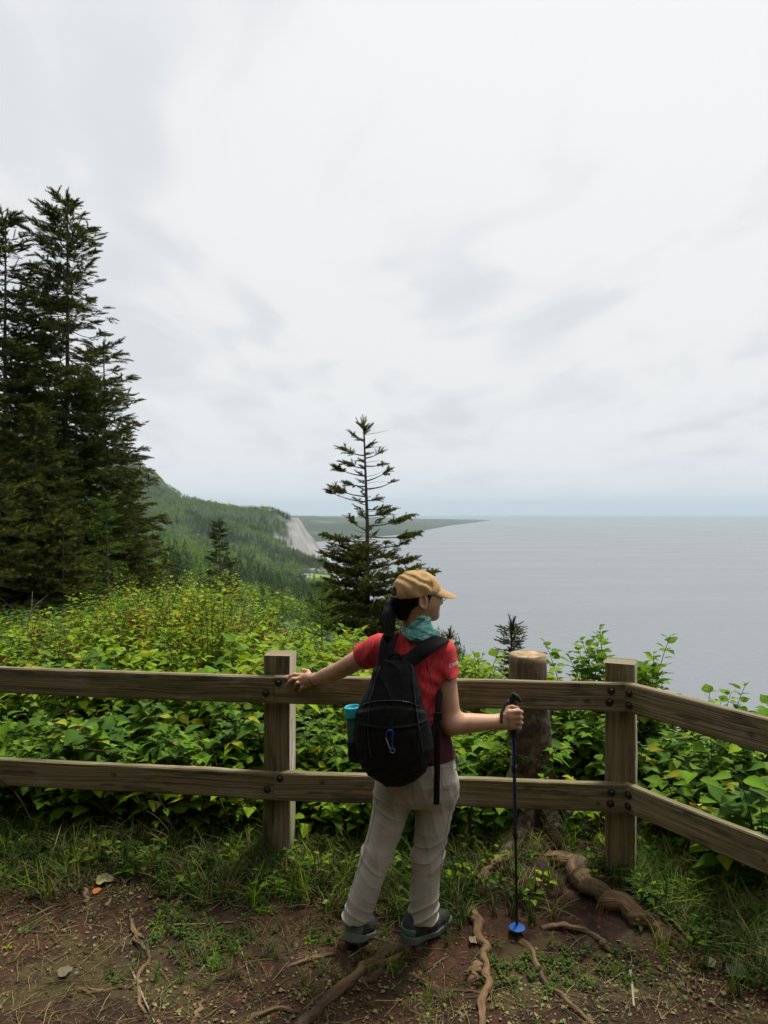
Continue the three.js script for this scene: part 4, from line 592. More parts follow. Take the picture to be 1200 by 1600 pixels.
// ---------------------------------------------------------------- the hiker
// distance fields meshed on a grid (surface nets)
function nets(f, lo, hi, cell) {
  const n = [0, 1, 2].map((k) => Math.ceil((hi[k] - lo[k]) / cell) + 1), [nx, ny, nz] = n, F = new Float32Array(nx * ny * nz);
  for (let k = 0, o = 0; k < nz; k++) for (let j = 0; j < ny; j++) for (let i = 0; i < nx; i++, o++) F[o] = f(lo[0] + i * cell, lo[1] + j * cell, lo[2] + k * cell);
  const id = new Int32Array(nx * ny * nz).fill(-1), pos = [], idx = [], sx = 1, sy = nx, sz = nx * ny, C = [0, sx, sy, sx + sy, sz, sx + sz, sy + sz, sx + sy + sz], E = [[0, 1], [2, 3], [4, 5], [6, 7], [0, 2], [1, 3], [4, 6], [5, 7], [0, 4], [1, 5], [2, 6], [3, 7]];
  for (let k = 0; k < nz - 1; k++) for (let j = 0; j < ny - 1; j++) for (let i = 0; i < nx - 1; i++) {
    const o = i + j * sy + k * sz; let m = 0; for (let c = 0; c < 8; c++) if (F[o + C[c]] < 0) m |= 1 << c; if (m === 0 || m === 255) continue;
    let x = 0, y = 0, z = 0, q = 0;
    for (const [a, b] of E) { const A = (m >> a) & 1, B = (m >> b) & 1; if (A === B) continue; const fa = F[o + C[a]], t = fa / (fa - F[o + C[b]]); x += (a & 1) + t * ((b & 1) - (a & 1)); y += ((a >> 1) & 1) + t * (((b >> 1) & 1) - ((a >> 1) & 1)); z += (a >> 2) + t * ((b >> 2) - (a >> 2)); q++; }
    id[o] = pos.length / 3; pos.push(lo[0] + (i + x / q) * cell, lo[1] + (j + y / q) * cell, lo[2] + (k + z / q) * cell);
  }
  for (let k = 1; k < nz - 1; k++) for (let j = 1; j < ny - 1; j++) for (let i = 1; i < nx - 1; i++) {
    const o = i + j * sy + k * sz, a = F[o] < 0;
    for (const [s, u, v] of [[sx, sy, sz], [sy, sz, sx], [sz, sx, sy]]) { const b = F[o + s] < 0; if (a === b) continue; const p = id[o], q = id[o - u], r = id[o - u - v], t = id[o - v]; if (p < 0 || q < 0 || r < 0 || t < 0) continue; a ? idx.push(p, q, r, p, r, t) : idx.push(p, r, q, p, t, r); }
  }
  const e = cell * 0.5, nor = new Float32Array(pos.length), uv = new Float32Array(pos.length / 3 * 2);
  for (let i = 0; i < pos.length; i += 3) { const x = pos[i], y = pos[i + 1], z = pos[i + 2], a = f(x + e, y, z) - f(x - e, y, z), b = f(x, y + e, z) - f(x, y - e, z), c = f(x, y, z + e) - f(x, y, z - e), l = Math.hypot(a, b, c) || 1; nor[i] = a / l; nor[i + 1] = b / l; nor[i + 2] = c / l; uv[i / 3 * 2] = x + z * 0.8; uv[i / 3 * 2 + 1] = y; }
  const g = geoFrom(pos, idx, null, null, false); g.setAttribute('normal', new THREE.BufferAttribute(nor, 3)); g.setAttribute('uv', new THREE.BufferAttribute(uv, 2)); return g;
}
const cone = (a, b, ra, rb) => { const bx = b.x - a.x, by = b.y - a.y, bz = b.z - a.z, bb = 1 / (bx * bx + by * by + bz * bz || 1e-9); return (x, y, z) => { const px = x - a.x, py = y - a.y, pz = z - a.z, h = clamp((px * bx + py * by + pz * bz) * bb), qx = px - bx * h, qy = py - by * h, qz = pz - bz * h; return Math.sqrt(qx * qx + qy * qy + qz * qz) - (ra + (rb - ra) * h); }; };
const chain = (pts, rs) => { const fs = []; for (let i = 0; i < pts.length - 1; i++) fs.push(cone(pts[i], pts[i + 1], rs[i], rs[i + 1])); return (x, y, z) => { let d = 1e9; for (const f of fs) d = Math.min(d, f(x, y, z)); return d; }; };
const ball = (c, rx, ry, rz) => { const m = Math.min(rx, ry, rz); return (x, y, z) => { const a = (x - c.x) / rx, b = (y - c.y) / ry, d = (z - c.z) / rz, k = Math.sqrt(a * a + b * b + d * d); return (k - 1) * (k > 0.4 ? m + (Math.sqrt((x - c.x) ** 2 + (y - c.y) ** 2 + (z - c.z) ** 2) / Math.max(k, 1e-4) - m) * 0.6 : m); }; };
const smin = (a, b, k) => { const h = Math.max(k - Math.abs(a - b), 0) / k; return Math.min(a, b) - h * h * k * 0.25; };
const blend = (fs, k) => (x, y, z) => { let d = fs[0](x, y, z); for (let i = 1; i < fs.length; i++) d = smin(d, fs[i](x, y, z), k); return d; };
const hull = (geo, base) => geo.translate(-base.x, -base.y, -base.z);
{
  const base = V(0.12, 0, -3.02), person = thing('person', 'person in red tee, tan cap and grey trousers leaning on the fence', 'person', base.x, base.y, base.z);
  const part = (name, geo, mat, parent = person) => mesh(name, hull(geo, base), mat, parent);
  const weave = tex(256, 256, (u, v) => 0.5 + 0.25 * Math.sin(u * 6.2832 * 64) * Math.sin(v * 6.2832 * 64) + 0.35 * tnoise(u, v, 24, 24, 71, 3), false, 9, 9);
  const heather = tex(256, 256, (u, v) => { const k = 0.86 + 0.24 * tnoise(u, v, 60, 9, 72, 3) + 0.12 * tnoise(u, v, 6, 6, 73, 3); return [k, k, k]; }, true, 5, 5);
  const mottle = tex(256, 256, (u, v) => { const k = 0.9 + 0.14 * tnoise(u, v, 5, 5, 74, 5); return [k, k * 0.985, k * 0.97]; }, true, 2.2, 2.2);
  const M = {
    skin: phys({ color: lin(0.64, 0.36, 0.225), map: mottle, roughness: 0.52, sheen: 0.15, sheenRoughness: 0.6 }), hair: phys({ color: lin(0.007, 0.0055, 0.005), specularIntensity: 0.35, roughness: 0.5 }),
    shirt: std({ vertexColors: true, map: heather, bumpMap: weave, bumpScale: 0.0008, roughness: 0.9 }), trousers: std({ color: lin(0.56, 0.525, 0.465), map: mottle, bumpMap: weave, bumpScale: 0.0007, roughness: 0.92 }),
    cap: std({ color: lin(0.56, 0.36, 0.155), map: mottle, bumpMap: weave, bumpScale: 0.0006, roughness: 0.9 }), scarf: std({ vertexColors: true, bumpMap: weave, bumpScale: 0.0006, roughness: 0.85 }),
    shoe: std({ color: lin(0.038, 0.041, 0.045), bumpMap: weave, bumpScale: 0.001, roughness: 0.8 }), sole: std({ color: lin(0.13, 0.14, 0.125), roughness: 0.8 }), tread: std({ color: lin(0.02, 0.02, 0.022), roughness: 0.9 }),
    pack: phys({ color: lin(0.006, 0.006, 0.0065), specularIntensity: 0.5, bumpMap: weave, bumpScale: 0.0006, roughness: 0.6 }), strap: phys({ color: lin(0.007, 0.007, 0.0075), specularIntensity: 0.5, bumpMap: weave, bumpScale: 0.001, roughness: 0.75 }), buckle: std({ color: lin(0.012, 0.012, 0.013), roughness: 0.35 }),
  };
  // ---- joints
  const J = { sl: at(592, 1013, 3.05), el: at(522, 1052, 3.2), wl: at(492, 1061, 3.40), sr: at(690, 1020, 3.05), er: at(705, 1131, 2.99), wr: at(780, 1128, 3.03), neck: at(649, 990, 3.03), hl: at(620, 1235, 3.05), hr: at(682, 1240, 3.05), kl: at(590, 1335, 3.0), kr: at(668, 1340, 3.02), al: at(556, 1431, 2.95), ar: at(661, 1426, 3.0) };
  // ---- head
  const F = V(0.925, -0.04, -0.375).normalize(), Rt = V(0, 0, 0).crossVectors(F, V(0, 1, 0)).normalize(), U = V(0, 0, 0).crossVectors(Rt, F), C = V(0.1465, 1.536, -3.023), hp = (a, b, c) => C.clone().addScaledVector(F, a).addScaledVector(U, b).addScaledVector(Rt, c);
  const local = (f) => (x, y, z) => { x -= C.x; y -= C.y; z -= C.z; return f(x * F.x + y * F.y + z * F.z, x * U.x + y * U.y + z * U.z, x * Rt.x + y * Rt.y + z * Rt.z); };
  const skull = ball(V(-0.002, 0.014, 0), 0.101, 0.086, 0.077), jaw = cone(V(0.02, -0.05, 0), V(0.072, -0.086, 0), 0.056, 0.026), cheek = ball(V(0.05, -0.03, 0), 0.058, 0.06, 0.058), brow = ball(V(0.068, 0.012, 0), 0.042, 0.03, 0.052);
  const nose = cone(V(0.104, 0.0, 0), V(0.118, -0.034, 0), 0.008, 0.0115), lips = blend([ball(V(0.101, -0.060, 0), 0.011, 0.006, 0.021), ball(V(0.098, -0.070, 0), 0.011, 0.007, 0.018)], 0.006), chin = ball(V(0.087, -0.094, 0), 0.02, 0.017, 0.022);
  const socket = [ball(V(0.113, 0.0, 0.031), 0.016, 0.012, 0.018), ball(V(0.113, 0.0, -0.031), 0.016, 0.012, 0.018)], eyes = [ball(V(0.092, 0, 0.031), 0.0125, 0.0125, 0.0125), ball(V(0.092, 0, -0.031), 0.0125, 0.0125, 0.0125)];
  const ear = (s) => { const o = (x, y, z) => { const a = (x + 0.008 - (z * s - 0.076) * -0.35) / 0.85, b = y + 0.018, r = Math.sqrt((a / 0.0175) ** 2 + ((b + a * 0.25) / 0.029) ** 2), w = z * s - 0.077; return Math.hypot((r - 1) * 0.02, w - 0.004) - 0.0048 - 0.0018 * smooth(-0.02, 0.03, b); }; const bowl = ball(V(-0.007, -0.018, s * 0.0755), 0.0175, 0.028, 0.0065), lobe = ball(V(0.002, -0.048, s * 0.077), 0.009, 0.009, 0.006); return (x, y, z) => smin(smin(o(x, y, z), bowl(x, y, z), 0.006), lobe(x, y, z), 0.006); };
  const earR = ear(1), earL = ear(-1);
  const headF = local((x, y, z) => {
    let d = smin(skull(x, y, z), cheek(x, y, z), 0.05); d = smin(d, jaw(x, y, z), 0.04); d = smin(d, brow(x, y, z), 0.03); d = smin(d, chin(x, y, z), 0.025);
    for (const s of socket) { const h = s(x, y, z); const k = 0.014, q = Math.max(k - Math.abs(d + h), 0) / k; d = Math.max(d, -h) + q * q * k * 0.25; }
    for (const e of eyes) d = Math.min(d, e(x, y, z)); d = smin(d, nose(x, y, z), 0.014); d = smin(d, lips(x, y, z), 0.006); d = smin(d, earR(x, y, z), 0.006); return smin(d, earL(x, y, z), 0.006);
  });
  const neckF = cone(hp(-0.02, -0.05, 0), J.neck.clone().add(V(0, -0.05, 0)), 0.05, 0.056), headNeck = (x, y, z) => smin(headF(x, y, z), neckF(x, y, z), 0.03);
  const headGeo = nets(headNeck, [C.x - 0.16, C.y - 0.24, C.z - 0.15], [C.x + 0.17, C.y + 0.14, C.z + 0.15], 0.0036);
  // ---- arms and hands
  const P = (l) => l.map((p) => at(...p)), fr = 0.0083;
  const handL = [chain(P([[492, 1061, 3.40], [481, 1058, 3.425]]), [0.025, 0.023]), chain(P([[484, 1059, 3.415], [470, 1055, 3.452]]), [0.019, 0.0125]), chain(P([[484, 1061, 3.41], [468.5, 1060.5, 3.437]]), [0.019, 0.0125]), chain(P([[484, 1064, 3.41], [471.5, 1067, 3.428]]), [0.018, 0.0115]), chain(P([[485, 1066, 3.41], [476, 1072.5, 3.425]]), [0.016, 0.0105])];
  const fingL = [chain(P([[470, 1055, 3.452], [459.5, 1053.5, 3.452], [453, 1056, 3.446], [449, 1060, 3.442]]), [0.0102, 0.0092, 0.0084, 0.0072]), chain(P([[468.5, 1060.5, 3.437], [457.5, 1061, 3.425], [452, 1065, 3.43], [449, 1069.5, 3.437]]), [0.0104, 0.0094, 0.0086, 0.0074]), chain(P([[471.5, 1067, 3.428], [464, 1067, 3.418], [461, 1071, 3.425], [459.5, 1075, 3.436]]), [0.0098, 0.009, 0.0082, 0.0072]), chain(P([[476, 1072.5, 3.425], [470.5, 1074, 3.416], [468.5, 1078, 3.424], [468, 1081, 3.434]]), [0.009, 0.008, 0.0074, 0.0066]), chain(P([[487, 1059, 3.415], [481, 1049, 3.455], [472, 1046.5, 3.485]]), [0.014, 0.0115, 0.0085])];
  const armLF = (x, y, z) => { let d = smin(armL1(x, y, z), armL2(x, y, z), 0.025), h = 1e9; if (x < -0.24) { h = handLF(x, y, z); d = smin(d, h, 0.018); for (const f of fingL) d = smin(d, f(x, y, z), 0.006); } return d; };
  const armL1 = cone(J.sl, J.el, 0.051, 0.0385), armL2 = chain([J.el, J.el.clone().lerp(J.wl, 0.35), J.wl], [0.037, 0.0385, 0.0245]), handLF = blend(handL, 0.012);
  const armLGeo = nets(armLF, [-0.53, 0.98, -3.55], [0.03, 1.37, -2.97], 0.0048);
  const fy = [1112, 1120.5, 1129, 1136.5], handR = [chain(P([[780, 1128, 3.03], [794, 1119, 3.022]]), [0.031, 0.024]), chain(P([[780, 1129, 3.03], [796, 1132, 3.024]]), [0.031, 0.022]), chain(P([[796, 1113, 3.018], [810, 1112, 3.018]]), [0.016, 0.0125]), chain(P([[796, 1121, 3.015], [811, 1120, 3.016]]), [0.017, 0.0125]), chain(P([[796, 1128, 3.016], [810.5, 1128, 3.017]]), [0.016, 0.012]), chain(P([[796, 1134, 3.02], [809, 1135.5, 3.02]]), [0.015, 0.0108])];
  const fingR = fy.map((y, i) => chain(P([[810 - (i === 3 ? 1.5 : 0), y, 3.018], [814.5 - (i === 3 ? 2 : 0), y + 0.5, 3.042], [811.5, y + 1.5, 3.075], [801, y + 2, 3.085]]), [0.0118, 0.0104, 0.0096, 0.0084].map((r) => r * (i === 3 ? 0.88 : 1)))); fingR.push(chain(P([[787, 1117, 3.02], [793, 1107.5, 3.03], [800, 1104.5, 3.026], [808, 1106, 3.03]]), [0.017, 0.0125, 0.011, 0.0088]));
  const armR1 = cone(J.sr, J.er, 0.054, 0.044), armR2 = chain([J.er, J.er.clone().lerp(J.wr, 0.35), J.wr], [0.042, 0.0435, 0.031]), handRF = blend(handR, 0.01);
  const armRF = (x, y, z) => { let d = smin(armR1(x, y, z), armR2(x, y, z), 0.03); if (x > 0.44) { d = smin(d, handRF(x, y, z), 0.016); for (const f of fingR) d = smin(d, f(x, y, z), 0.0055); } return d; };
  const armRGeo = nets(armRF, [0.19, 0.90, -3.13], [0.65, 1.36, -2.92], 0.0044);
  // ---- torso and legs below the clothes
  const rows = [980, 990, 1000, 1012, 1030, 1055, 1085, 1112, 1140, 1165, 1186], cx = [649, 648.5, 648, 646, 644, 643, 644, 647, 650, 651.5, 652], hw = [0.05, 0.068, 0.105, 0.142, 0.158, 0.155, 0.145, 0.137, 0.148, 0.164, 0.174], hd = [0.045, 0.055, 0.068, 0.082, 0.096, 0.104, 0.104, 0.10, 0.106, 0.116, 0.122], D0 = 3.04;
  const rowOf = (y) => HOR + (EYE - y) * FPX / D0, colX = (c) => (c - 600) / FPX * D0;
  const torsoF = (grow) => (x, y, z) => { const r = rowOf(y), w = table(rows, hw, r) + grow, t = table(rows, hd, r) + grow, a = (x - colX(table(rows, cx, r))) / w, b = (z + D0) / t, k = Math.sqrt(a * a + b * b); return Math.max((k - 1) * Math.min(w, t) * (k > 1 ? 1.1 : 1), (r - 1260) / 350, (978 - r) / 350); };
  const legL = blend([cone(J.hl, J.kl, 0.06, 0.046), cone(J.kl, J.al, 0.05, 0.036)], 0.03), legR = blend([cone(J.hr, J.kr, 0.06, 0.046), cone(J.kr, J.ar, 0.05, 0.036)], 0.03), core0 = torsoF(-0.024), core = (x, y, z) => Math.max(core0(x, y, z), 0.745 - y);
  const coreGeo = nets((x, y, z) => smin(smin(core(x, y, z), legL(x, y, z), 0.04), legR(x, y, z), 0.04), [-0.2, 0.02, -3.25], [0.36, 1.42, -2.85], 0.013);
  part('body', mergeGeometries([coreGeo, headGeo, armLGeo, armRGeo]), M.skin);
  // ---- shirt
  const cutL = J.sl.clone().lerp(J.el, 0.36), nL = V(0, 0, 0).subVectors(J.el, J.sl).normalize(), cutR = J.sr.clone().lerp(J.er, 0.36), nR = V(0.12, -0.98, 0.1).normalize();
  const slL = cone(J.sl, J.sl.clone().lerp(J.el, 0.5), 0.06, 0.061), slR = cone(J.sr.clone().add(V(0.0, 0.002, 0)), J.sr.clone().lerp(J.er, 0.5), 0.062, 0.066), inL = cone(J.sl, J.el, 0.052, 0.047), inR = cone(J.sr, J.er, 0.055, 0.05), torso = torsoF(0.0), scp = cone(J.neck.clone().add(V(0, -0.02, 0)), J.sr, 0.045, 0.05), scl = cone(J.neck.clone().add(V(0, -0.02, 0)), J.sl, 0.045, 0.05);
  const plane = (p, n) => { const c = p.dot(n); return (x, y, z) => x * n.x + y * n.y + z * n.z - c; }, pL = plane(cutL, nL), pR = plane(cutR, nR);
  const ridge = (q) => { q -= Math.floor(q); q = Math.abs(q * 2 - 1); return q * q * q; };
  const fold = (x, y, z) => -0.005 * ridge((y * 0.55 + Math.abs(x - 0.12) * 1.2 + 0.05 * noise(x * 7, y * 7, z * 7)) * 13) * smooth(-0.15, 0.5, noise(x * 7 + 1, y * 6, z * 7)) + 0.0045 * fbm(x * 16 + y * 6, y * 9 - x * 10, z * 14, 2) + 0.0022 * Math.sin((y * 0.8 + x * 0.9 + 0.05 * noise(x * 9, y * 9, z * 9)) * 95) * smooth(0.0, 0.5, noise(x * 6 + 3, y * 7, z * 6));
  const hemY = at(652, 1183, D0).y;
  const shirtF = (x, y, z) => {
    let d = smin(torso(x, y, z), scp(x, y, z), 0.03); d = smin(d, scl(x, y, z), 0.03);
    const a = pL(x, y, z), b = pR(x, y, z); let l = Math.max(slL(x, y, z), a), r = Math.max(slR(x, y, z), b); if (a > -0.03 && x < -0.02) l = Math.max(l, -inL(x, y, z)); if (b > -0.03 && x > 0.2) r = Math.max(r, -inR(x, y, z));
    d = smin(d, l, 0.035); d = smin(d, r, 0.028); d += fold(x, y, z);
    d = Math.max(d, hemY + 0.006 * noise(x * 9, z * 9) - y); if (y > 1.30) d = Math.max(d, -(neckF(x, y, z) - 0.004)); return d;
  };
  const shirtGeo = nets(shirtF, [-0.2, 0.80, -3.24], [0.40, 1.42, -2.87], 0.0058);
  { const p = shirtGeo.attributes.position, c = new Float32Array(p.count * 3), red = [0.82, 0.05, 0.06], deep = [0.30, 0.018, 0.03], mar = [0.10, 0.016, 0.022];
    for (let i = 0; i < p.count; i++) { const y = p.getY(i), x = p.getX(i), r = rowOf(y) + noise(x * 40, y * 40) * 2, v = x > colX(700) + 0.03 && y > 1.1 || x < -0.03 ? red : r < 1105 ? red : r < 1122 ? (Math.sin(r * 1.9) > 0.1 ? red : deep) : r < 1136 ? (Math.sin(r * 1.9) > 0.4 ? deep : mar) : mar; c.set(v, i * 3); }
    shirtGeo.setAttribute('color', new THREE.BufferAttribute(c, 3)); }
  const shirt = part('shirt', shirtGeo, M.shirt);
  // ---- lettering on the sleeve
  {
    const { FontLoader } = await import('three/addons/loaders/FontLoader.js'), font = await new FontLoader().loadAsync('fonts/droid/droid_sans_bold.typeface.json');
    const g0 = new THREE.ShapeGeometry(font.generateShapes('CANADA', 0.0165), 3), p = g0.attributes.position, ax = V(0, 0, 0).subVectors(J.er, J.sr).normalize(), o = J.sr.clone().addScaledVector(ax, 0.068), e1 = V(1, 0, 0).addScaledVector(ax, -ax.x).normalize(), e2 = V(0, 0, 0).crossVectors(e1, ax).normalize(); if (e2.z < 0) e2.negate();
    for (let i = 0; i < p.count; i++) {
      const u = p.getX(i), v = p.getY(i), an = 1.28 - u / 0.066, dir = e1.clone().multiplyScalar(Math.cos(an)).addScaledVector(e2, Math.sin(an)), q = o.clone().addScaledVector(ax, -v - u * 0.2); let t = 0.11; for (let k = 0; k < 30; k++) { const d = shirtF(q.x + dir.x * t, q.y + dir.y * t, q.z + dir.z * t); t -= d * 0.8; }
      p.setXYZ(i, q.x + dir.x * (t + 0.0014), q.y + dir.y * (t + 0.0014), q.z + dir.z * (t + 0.0014));
    }
    g0.computeVertexNormals(); part('lettering', g0, std({ color: lin(0.75, 0.72, 0.72), roughness: 0.8, side: THREE.DoubleSide }), shirt).position.set(0, 0, 0);
  }
  // ---- trousers
  const hipRows = [1165, 1186, 1215, 1240, 1262], hipW = [0.158, 0.167, 0.180, 0.178, 0.14], hipD = [0.112, 0.118, 0.130, 0.112, 0.07];
  const hipF = (x, y, z) => { const r = rowOf(y), w = table(hipRows, hipW, r), t = table(hipRows, hipD, r), a = (x - colX(651)) / w, b = (z + D0) / t, k = Math.sqrt(a * a + b * b); return Math.max((k - 1) * Math.min(w, t), (r - 1250) / 350, (1172 - r) / 350); };
  const tl = blend([cone(J.hl, J.kl, 0.089, 0.062), cone(J.kl, J.al.clone().add(V(0, -.01, 0)), 0.062, 0.06)], 0.03), trr = blend([cone(J.hr, J.kr, 0.090, 0.062), cone(J.kr, J.ar.clone().add(V(0, -.02, 0)), 0.062, 0.064)], 0.03), pocket = ball(at(709, 1225, 3.04), 0.018, 0.04, 0.05);
  const crease = (x, y, z) => {
    const r = rowOf(y), low = smooth(1365, 1418, r), knee = Math.exp(-(((r - 1330) / 34) ** 2)), seat = Math.exp(-(((r - 1258) / 26) ** 2)), w = noise(x * 6, y * 5, z * 6), side = x < 0.09 ? 1 : -1, m = smooth(-0.35, 0.35, noise(x * 9 + 5, y * 7, z * 9));
    return 0.004 * fbm(x * 10, y * 5, z * 10, 3) - (0.008 * low * ridge((y * 1.0 + x * 0.5 * side + w * 0.05) * 22) * (0.4 + 0.6 * m) + 0.006 * knee * ridge((y * 0.9 + x * 0.45 * side + z * 0.4 + w * 0.06) * 21) * m + 0.0035 * seat * ridge((y * 0.9 + (x - 0.13) * 0.5 * side + w * 0.06) * 24) * m + 0.0022 * ridge((y * 0.22 + x * 1.1 + w * 0.09) * 12) * (1 - low));
  };
  const trF = (x, y, z) => { let d = smin(tl(x, y, z), hipF(x, y, z), 0.035); d = Math.min(d, smin(trr(x, y, z), hipF(x, y, z), 0.035)); d = smin(d, pocket(x, y, z), 0.02); const hem = (x < 0.02 ? J.al.y - 0.024 : J.ar.y - 0.036) + (z + 3) * 0.1 + 0.005 * noise(x * 30, z * 30); return Math.max(d + crease(x, y, z), hem - y); };
  part('trousers', nets(trF, [-0.22, 0.05, -3.2], [0.36, 0.9, -2.86], 0.005), M.trousers);
  part('pocket_cord', tube(curve(P([[712, 1179, 2.99], [717, 1185, 2.98], [716, 1196, 2.98], [711, 1203, 2.99]]), 14), 0.002, 6), std({ color: lin(0.6, 0.58, 0.54), roughness: 0.6 }));
  // ---- shoes
  const shoeGeo = () => {
    const up = blend([cone(V(-0.085, 0.062, 0), V(0.015, 0.05, 0.004), 0.04, 0.044), cone(V(0.015, 0.05, 0.004), V(0.105, 0.036, 0.006), 0.045, 0.036), cone(V(-0.062, 0.06, 0), V(-0.062, 0.1, 0), 0.040, 0.037)], 0.03), cut = ball(V(-0.062, 0.13, 0), 0.03, 0.03, 0.03);
    const upper = (x, y, z) => Math.max(up(x, y, z), 0.02 - y, -cut(x, y, z)) + 0.0012 * Math.sin(x * 160 + y * 60) * smooth(0, 0.4, noise(x * 30, y * 30, z * 30));
    const foot = blend([cone(V(-0.085, 0, 0), V(0.02, 0, 0.004), 0.041, 0.042), cone(V(0.02, 0, 0.004), V(0.105, 0, 0.008), 0.047, 0.039)], 0.02), slab = (lo, hi, gr) => (x, y, z) => { const a = foot(x, 0, z) - gr, b = Math.max(lo - y + Math.max(0, x - 0.08) * -0.25, y - hi - Math.max(0, Math.abs(x - 0.01) - 0.06) * 0.18); return Math.min(Math.max(a, b), 0) + Math.hypot(Math.max(a, 0), Math.max(b, 0)) - 0.003; };
    const box = [[-0.15, -0.02, -0.07], [0.17, 0.17, 0.07], 0.0042];
    const t0 = slab(0.0, 0.010, -0.001), tread = (x, y, z) => { const d = t0(x, y, z); return y < 0.006 && Math.sin(x * 300) * Math.sin(z * 300) > 0.3 ? Math.max(d, 0.004 - y) : d; };
    return { upper: nets(upper, ...box), sole: nets(slab(0.010, 0.026, 0.003), ...box), tread: nets(tread, ...box), tab: nets((x, y, z) => Math.max(Math.abs(up(x, y, z)) - 0.004, x + 0.097, 0.03 - y, y - 0.072), ...box) };
  };
  const SG = shoeGeo();
  const shoe = (name, pos, yaw, pitch) => { const g = new THREE.Group(); g.name = name; g.position.copy(pos).sub(base); g.rotation.set(0, yaw, pitch, 'YXZ'); person.add(g); mesh('upper', SG.upper, M.shoe, g); mesh('sole', SG.sole, M.sole, g); mesh('tread', SG.tread, M.tread, g); mesh('heel_patch', SG.tab, std({ color: lin(0.12, 0.19, 0.16), roughness: 0.7 }), g); return g; };
  const lp = at(547, 1477, 2.9), rp = ground(660, 1468);
  shoe('shoe', V(lp.x + 0.041, lp.y - 0.034, lp.z - 0.107), 1.22, -0.34); shoe('shoe', V(rp.x + 0.012, rp.y + 0.008, rp.z - 0.03), 0.72, -0.02);
  // ---- hair, cap, glasses, scarf
  const strands = (x, y, z) => 0.0016 * Math.sin(Math.atan2(z + 2.97, x - 0.02) * 30 + noise(x * 20, y * 9, z * 20) * 5) + 0.004 * noise(x * 40, y * 14, z * 40);
  const hairF = local((x, y, z) => { let d = ball(V(-0.008, 0.018, 0), 0.104, 0.098, 0.083)(x, y, z); const nape = cone(V(-0.05, -0.02, 0), V(-0.055, -0.085, 0), 0.062, 0.038)(x, y, z); d = smin(d, nape, 0.02); d = Math.max(d, x - 0.022 + Math.max(0, -y) * 0.8, -0.11 - y, y - 0.06); d = Math.max(d, -(Math.hypot((x + 0.004) * 1.1, (y + 0.018) * 0.75) - 0.027) * (Math.abs(z) > 0.06 ? 1 : 0) - (Math.abs(z) > 0.06 ? 0 : 1)); d = smin(d, cone(V(0.03, 0.02, 0.073), V(0.022, -0.028, 0.074), 0.009, 0.003)(x, y, z), 0.006); return d + 0.0009 * Math.sin((y * 0.6 + x) * 420 + noise(x * 30, y * 30) * 3); });
  const tail = chain(P([[624, 936, 3.04], [616, 939, 3.02], [610, 947, 3.0], [608, 962, 2.98], [607.5, 980, 2.955], [606, 993, 2.935], [605, 1003, 2.93]]), [0.016, 0.02, 0.028, 0.032, 0.029, 0.018, 0.004]);
  part('hair', mergeGeometries([nets(hairF, [C.x - 0.16, C.y - 0.16, C.z - 0.14], [C.x + 0.14, C.y + 0.1, C.z + 0.15], 0.0042), nets((x, y, z) => tail(x, y, z) + strands(x, y, z), [-0.05, 1.27, -3.09], [0.10, 1.57, -2.88], 0.003)]), M.hair);
  part('hair_tie', new THREE.TorusGeometry(0.017, 0.005, 8, 20).applyQuaternion(toward(V(0, 0, 1), V(-0.75, -0.6, 0.1).normalize())).translate(...at(615, 937, 3.02).toArray()), M.buckle);
  const dome = ball(V(-0.003, 0.012, 0), 0.113, 0.099, 0.09), capF = local((x, y, z) => { const wr = 0.0022 * Math.sin((y * 0.9 + x * 0.35 + 0.03 * noise(x * 18, y * 18, z * 18)) * 150) * smooth(-0.2, 0.5, noise(x * 11 + 4, y * 11, z * 11)) * (1 - smooth(0.05, 0.09, x)) + 0.003 * fbm(x * 24, y * 24, z * 24, 2), an = Math.atan2(z, x), seam = 0.0016 * smooth(0.9, 1, Math.abs(Math.cos(an * 3))); let d = dome(x, y, z) + wr - seam; d = Math.max(d, (0.004 + x * 0.12 + 0.006 * Math.cos(an)) - y); d = Math.max(d, -(dome(x, y, z) + 0.006)); if (x < 0) d = Math.max(d, -(Math.hypot(z, (y - 0.012) * 1.1) - 0.026)); return d; });
  const capGeo = nets(capF, [C.x - 0.17, C.y - 0.08, C.z - 0.16], [C.x + 0.17, C.y + 0.15, C.z + 0.16], 0.0034);
  const brim = []; { const pos = [], idx = [], NA = 22, NR = 10; for (const side of [0, 1]) for (let i = 0; i <= NA; i++) for (let j = 0; j <= NR; j++) { const a = lerp(-1.05, 1.05, i / NA), t = j / NR, s = Math.sqrt(Math.max(0, 1 - Math.pow(Math.abs(a) / 1.05, 2.6))), r0 = 0.104, ext = 0.088 * s * t, x = Math.cos(a) * r0 * 0.98 + ext, z = Math.sin(a) * 0.086 * (1 + 0.08 * t * s), y = 0.020 + 0.012 * Math.cos(a * 1.4) - 0.30 * ext - 1.2 * ext * ext - 2.1 * z * z * (0.3 + t) - (side ? 0.0045 : 0) * (t < 1 ? 1 : 0.25); const p = hp(x, y, z); pos.push(p.x, p.y, p.z); } const W = NR + 1, off = (NA + 1) * W; for (let i = 0; i < NA; i++) for (let j = 0; j < NR; j++) { const p = i * W + j; idx.push(p, p + 1, p + W, p + 1, p + W + 1, p + W, off + p, off + p + W, off + p + 1, off + p + 1, off + p + W, off + p + W + 1); } for (let i = 0; i < NA; i++) { const p = i * W + NR; idx.push(p, off + p, p + W, off + p, off + p + W, p + W); } brim.push(geoFrom(pos, idx)); }
  const cap = new THREE.Group(); cap.name = 'cap'; person.add(cap);
  part('crown', capGeo, M.cap, cap); part('brim', brim[0], M.cap, cap);
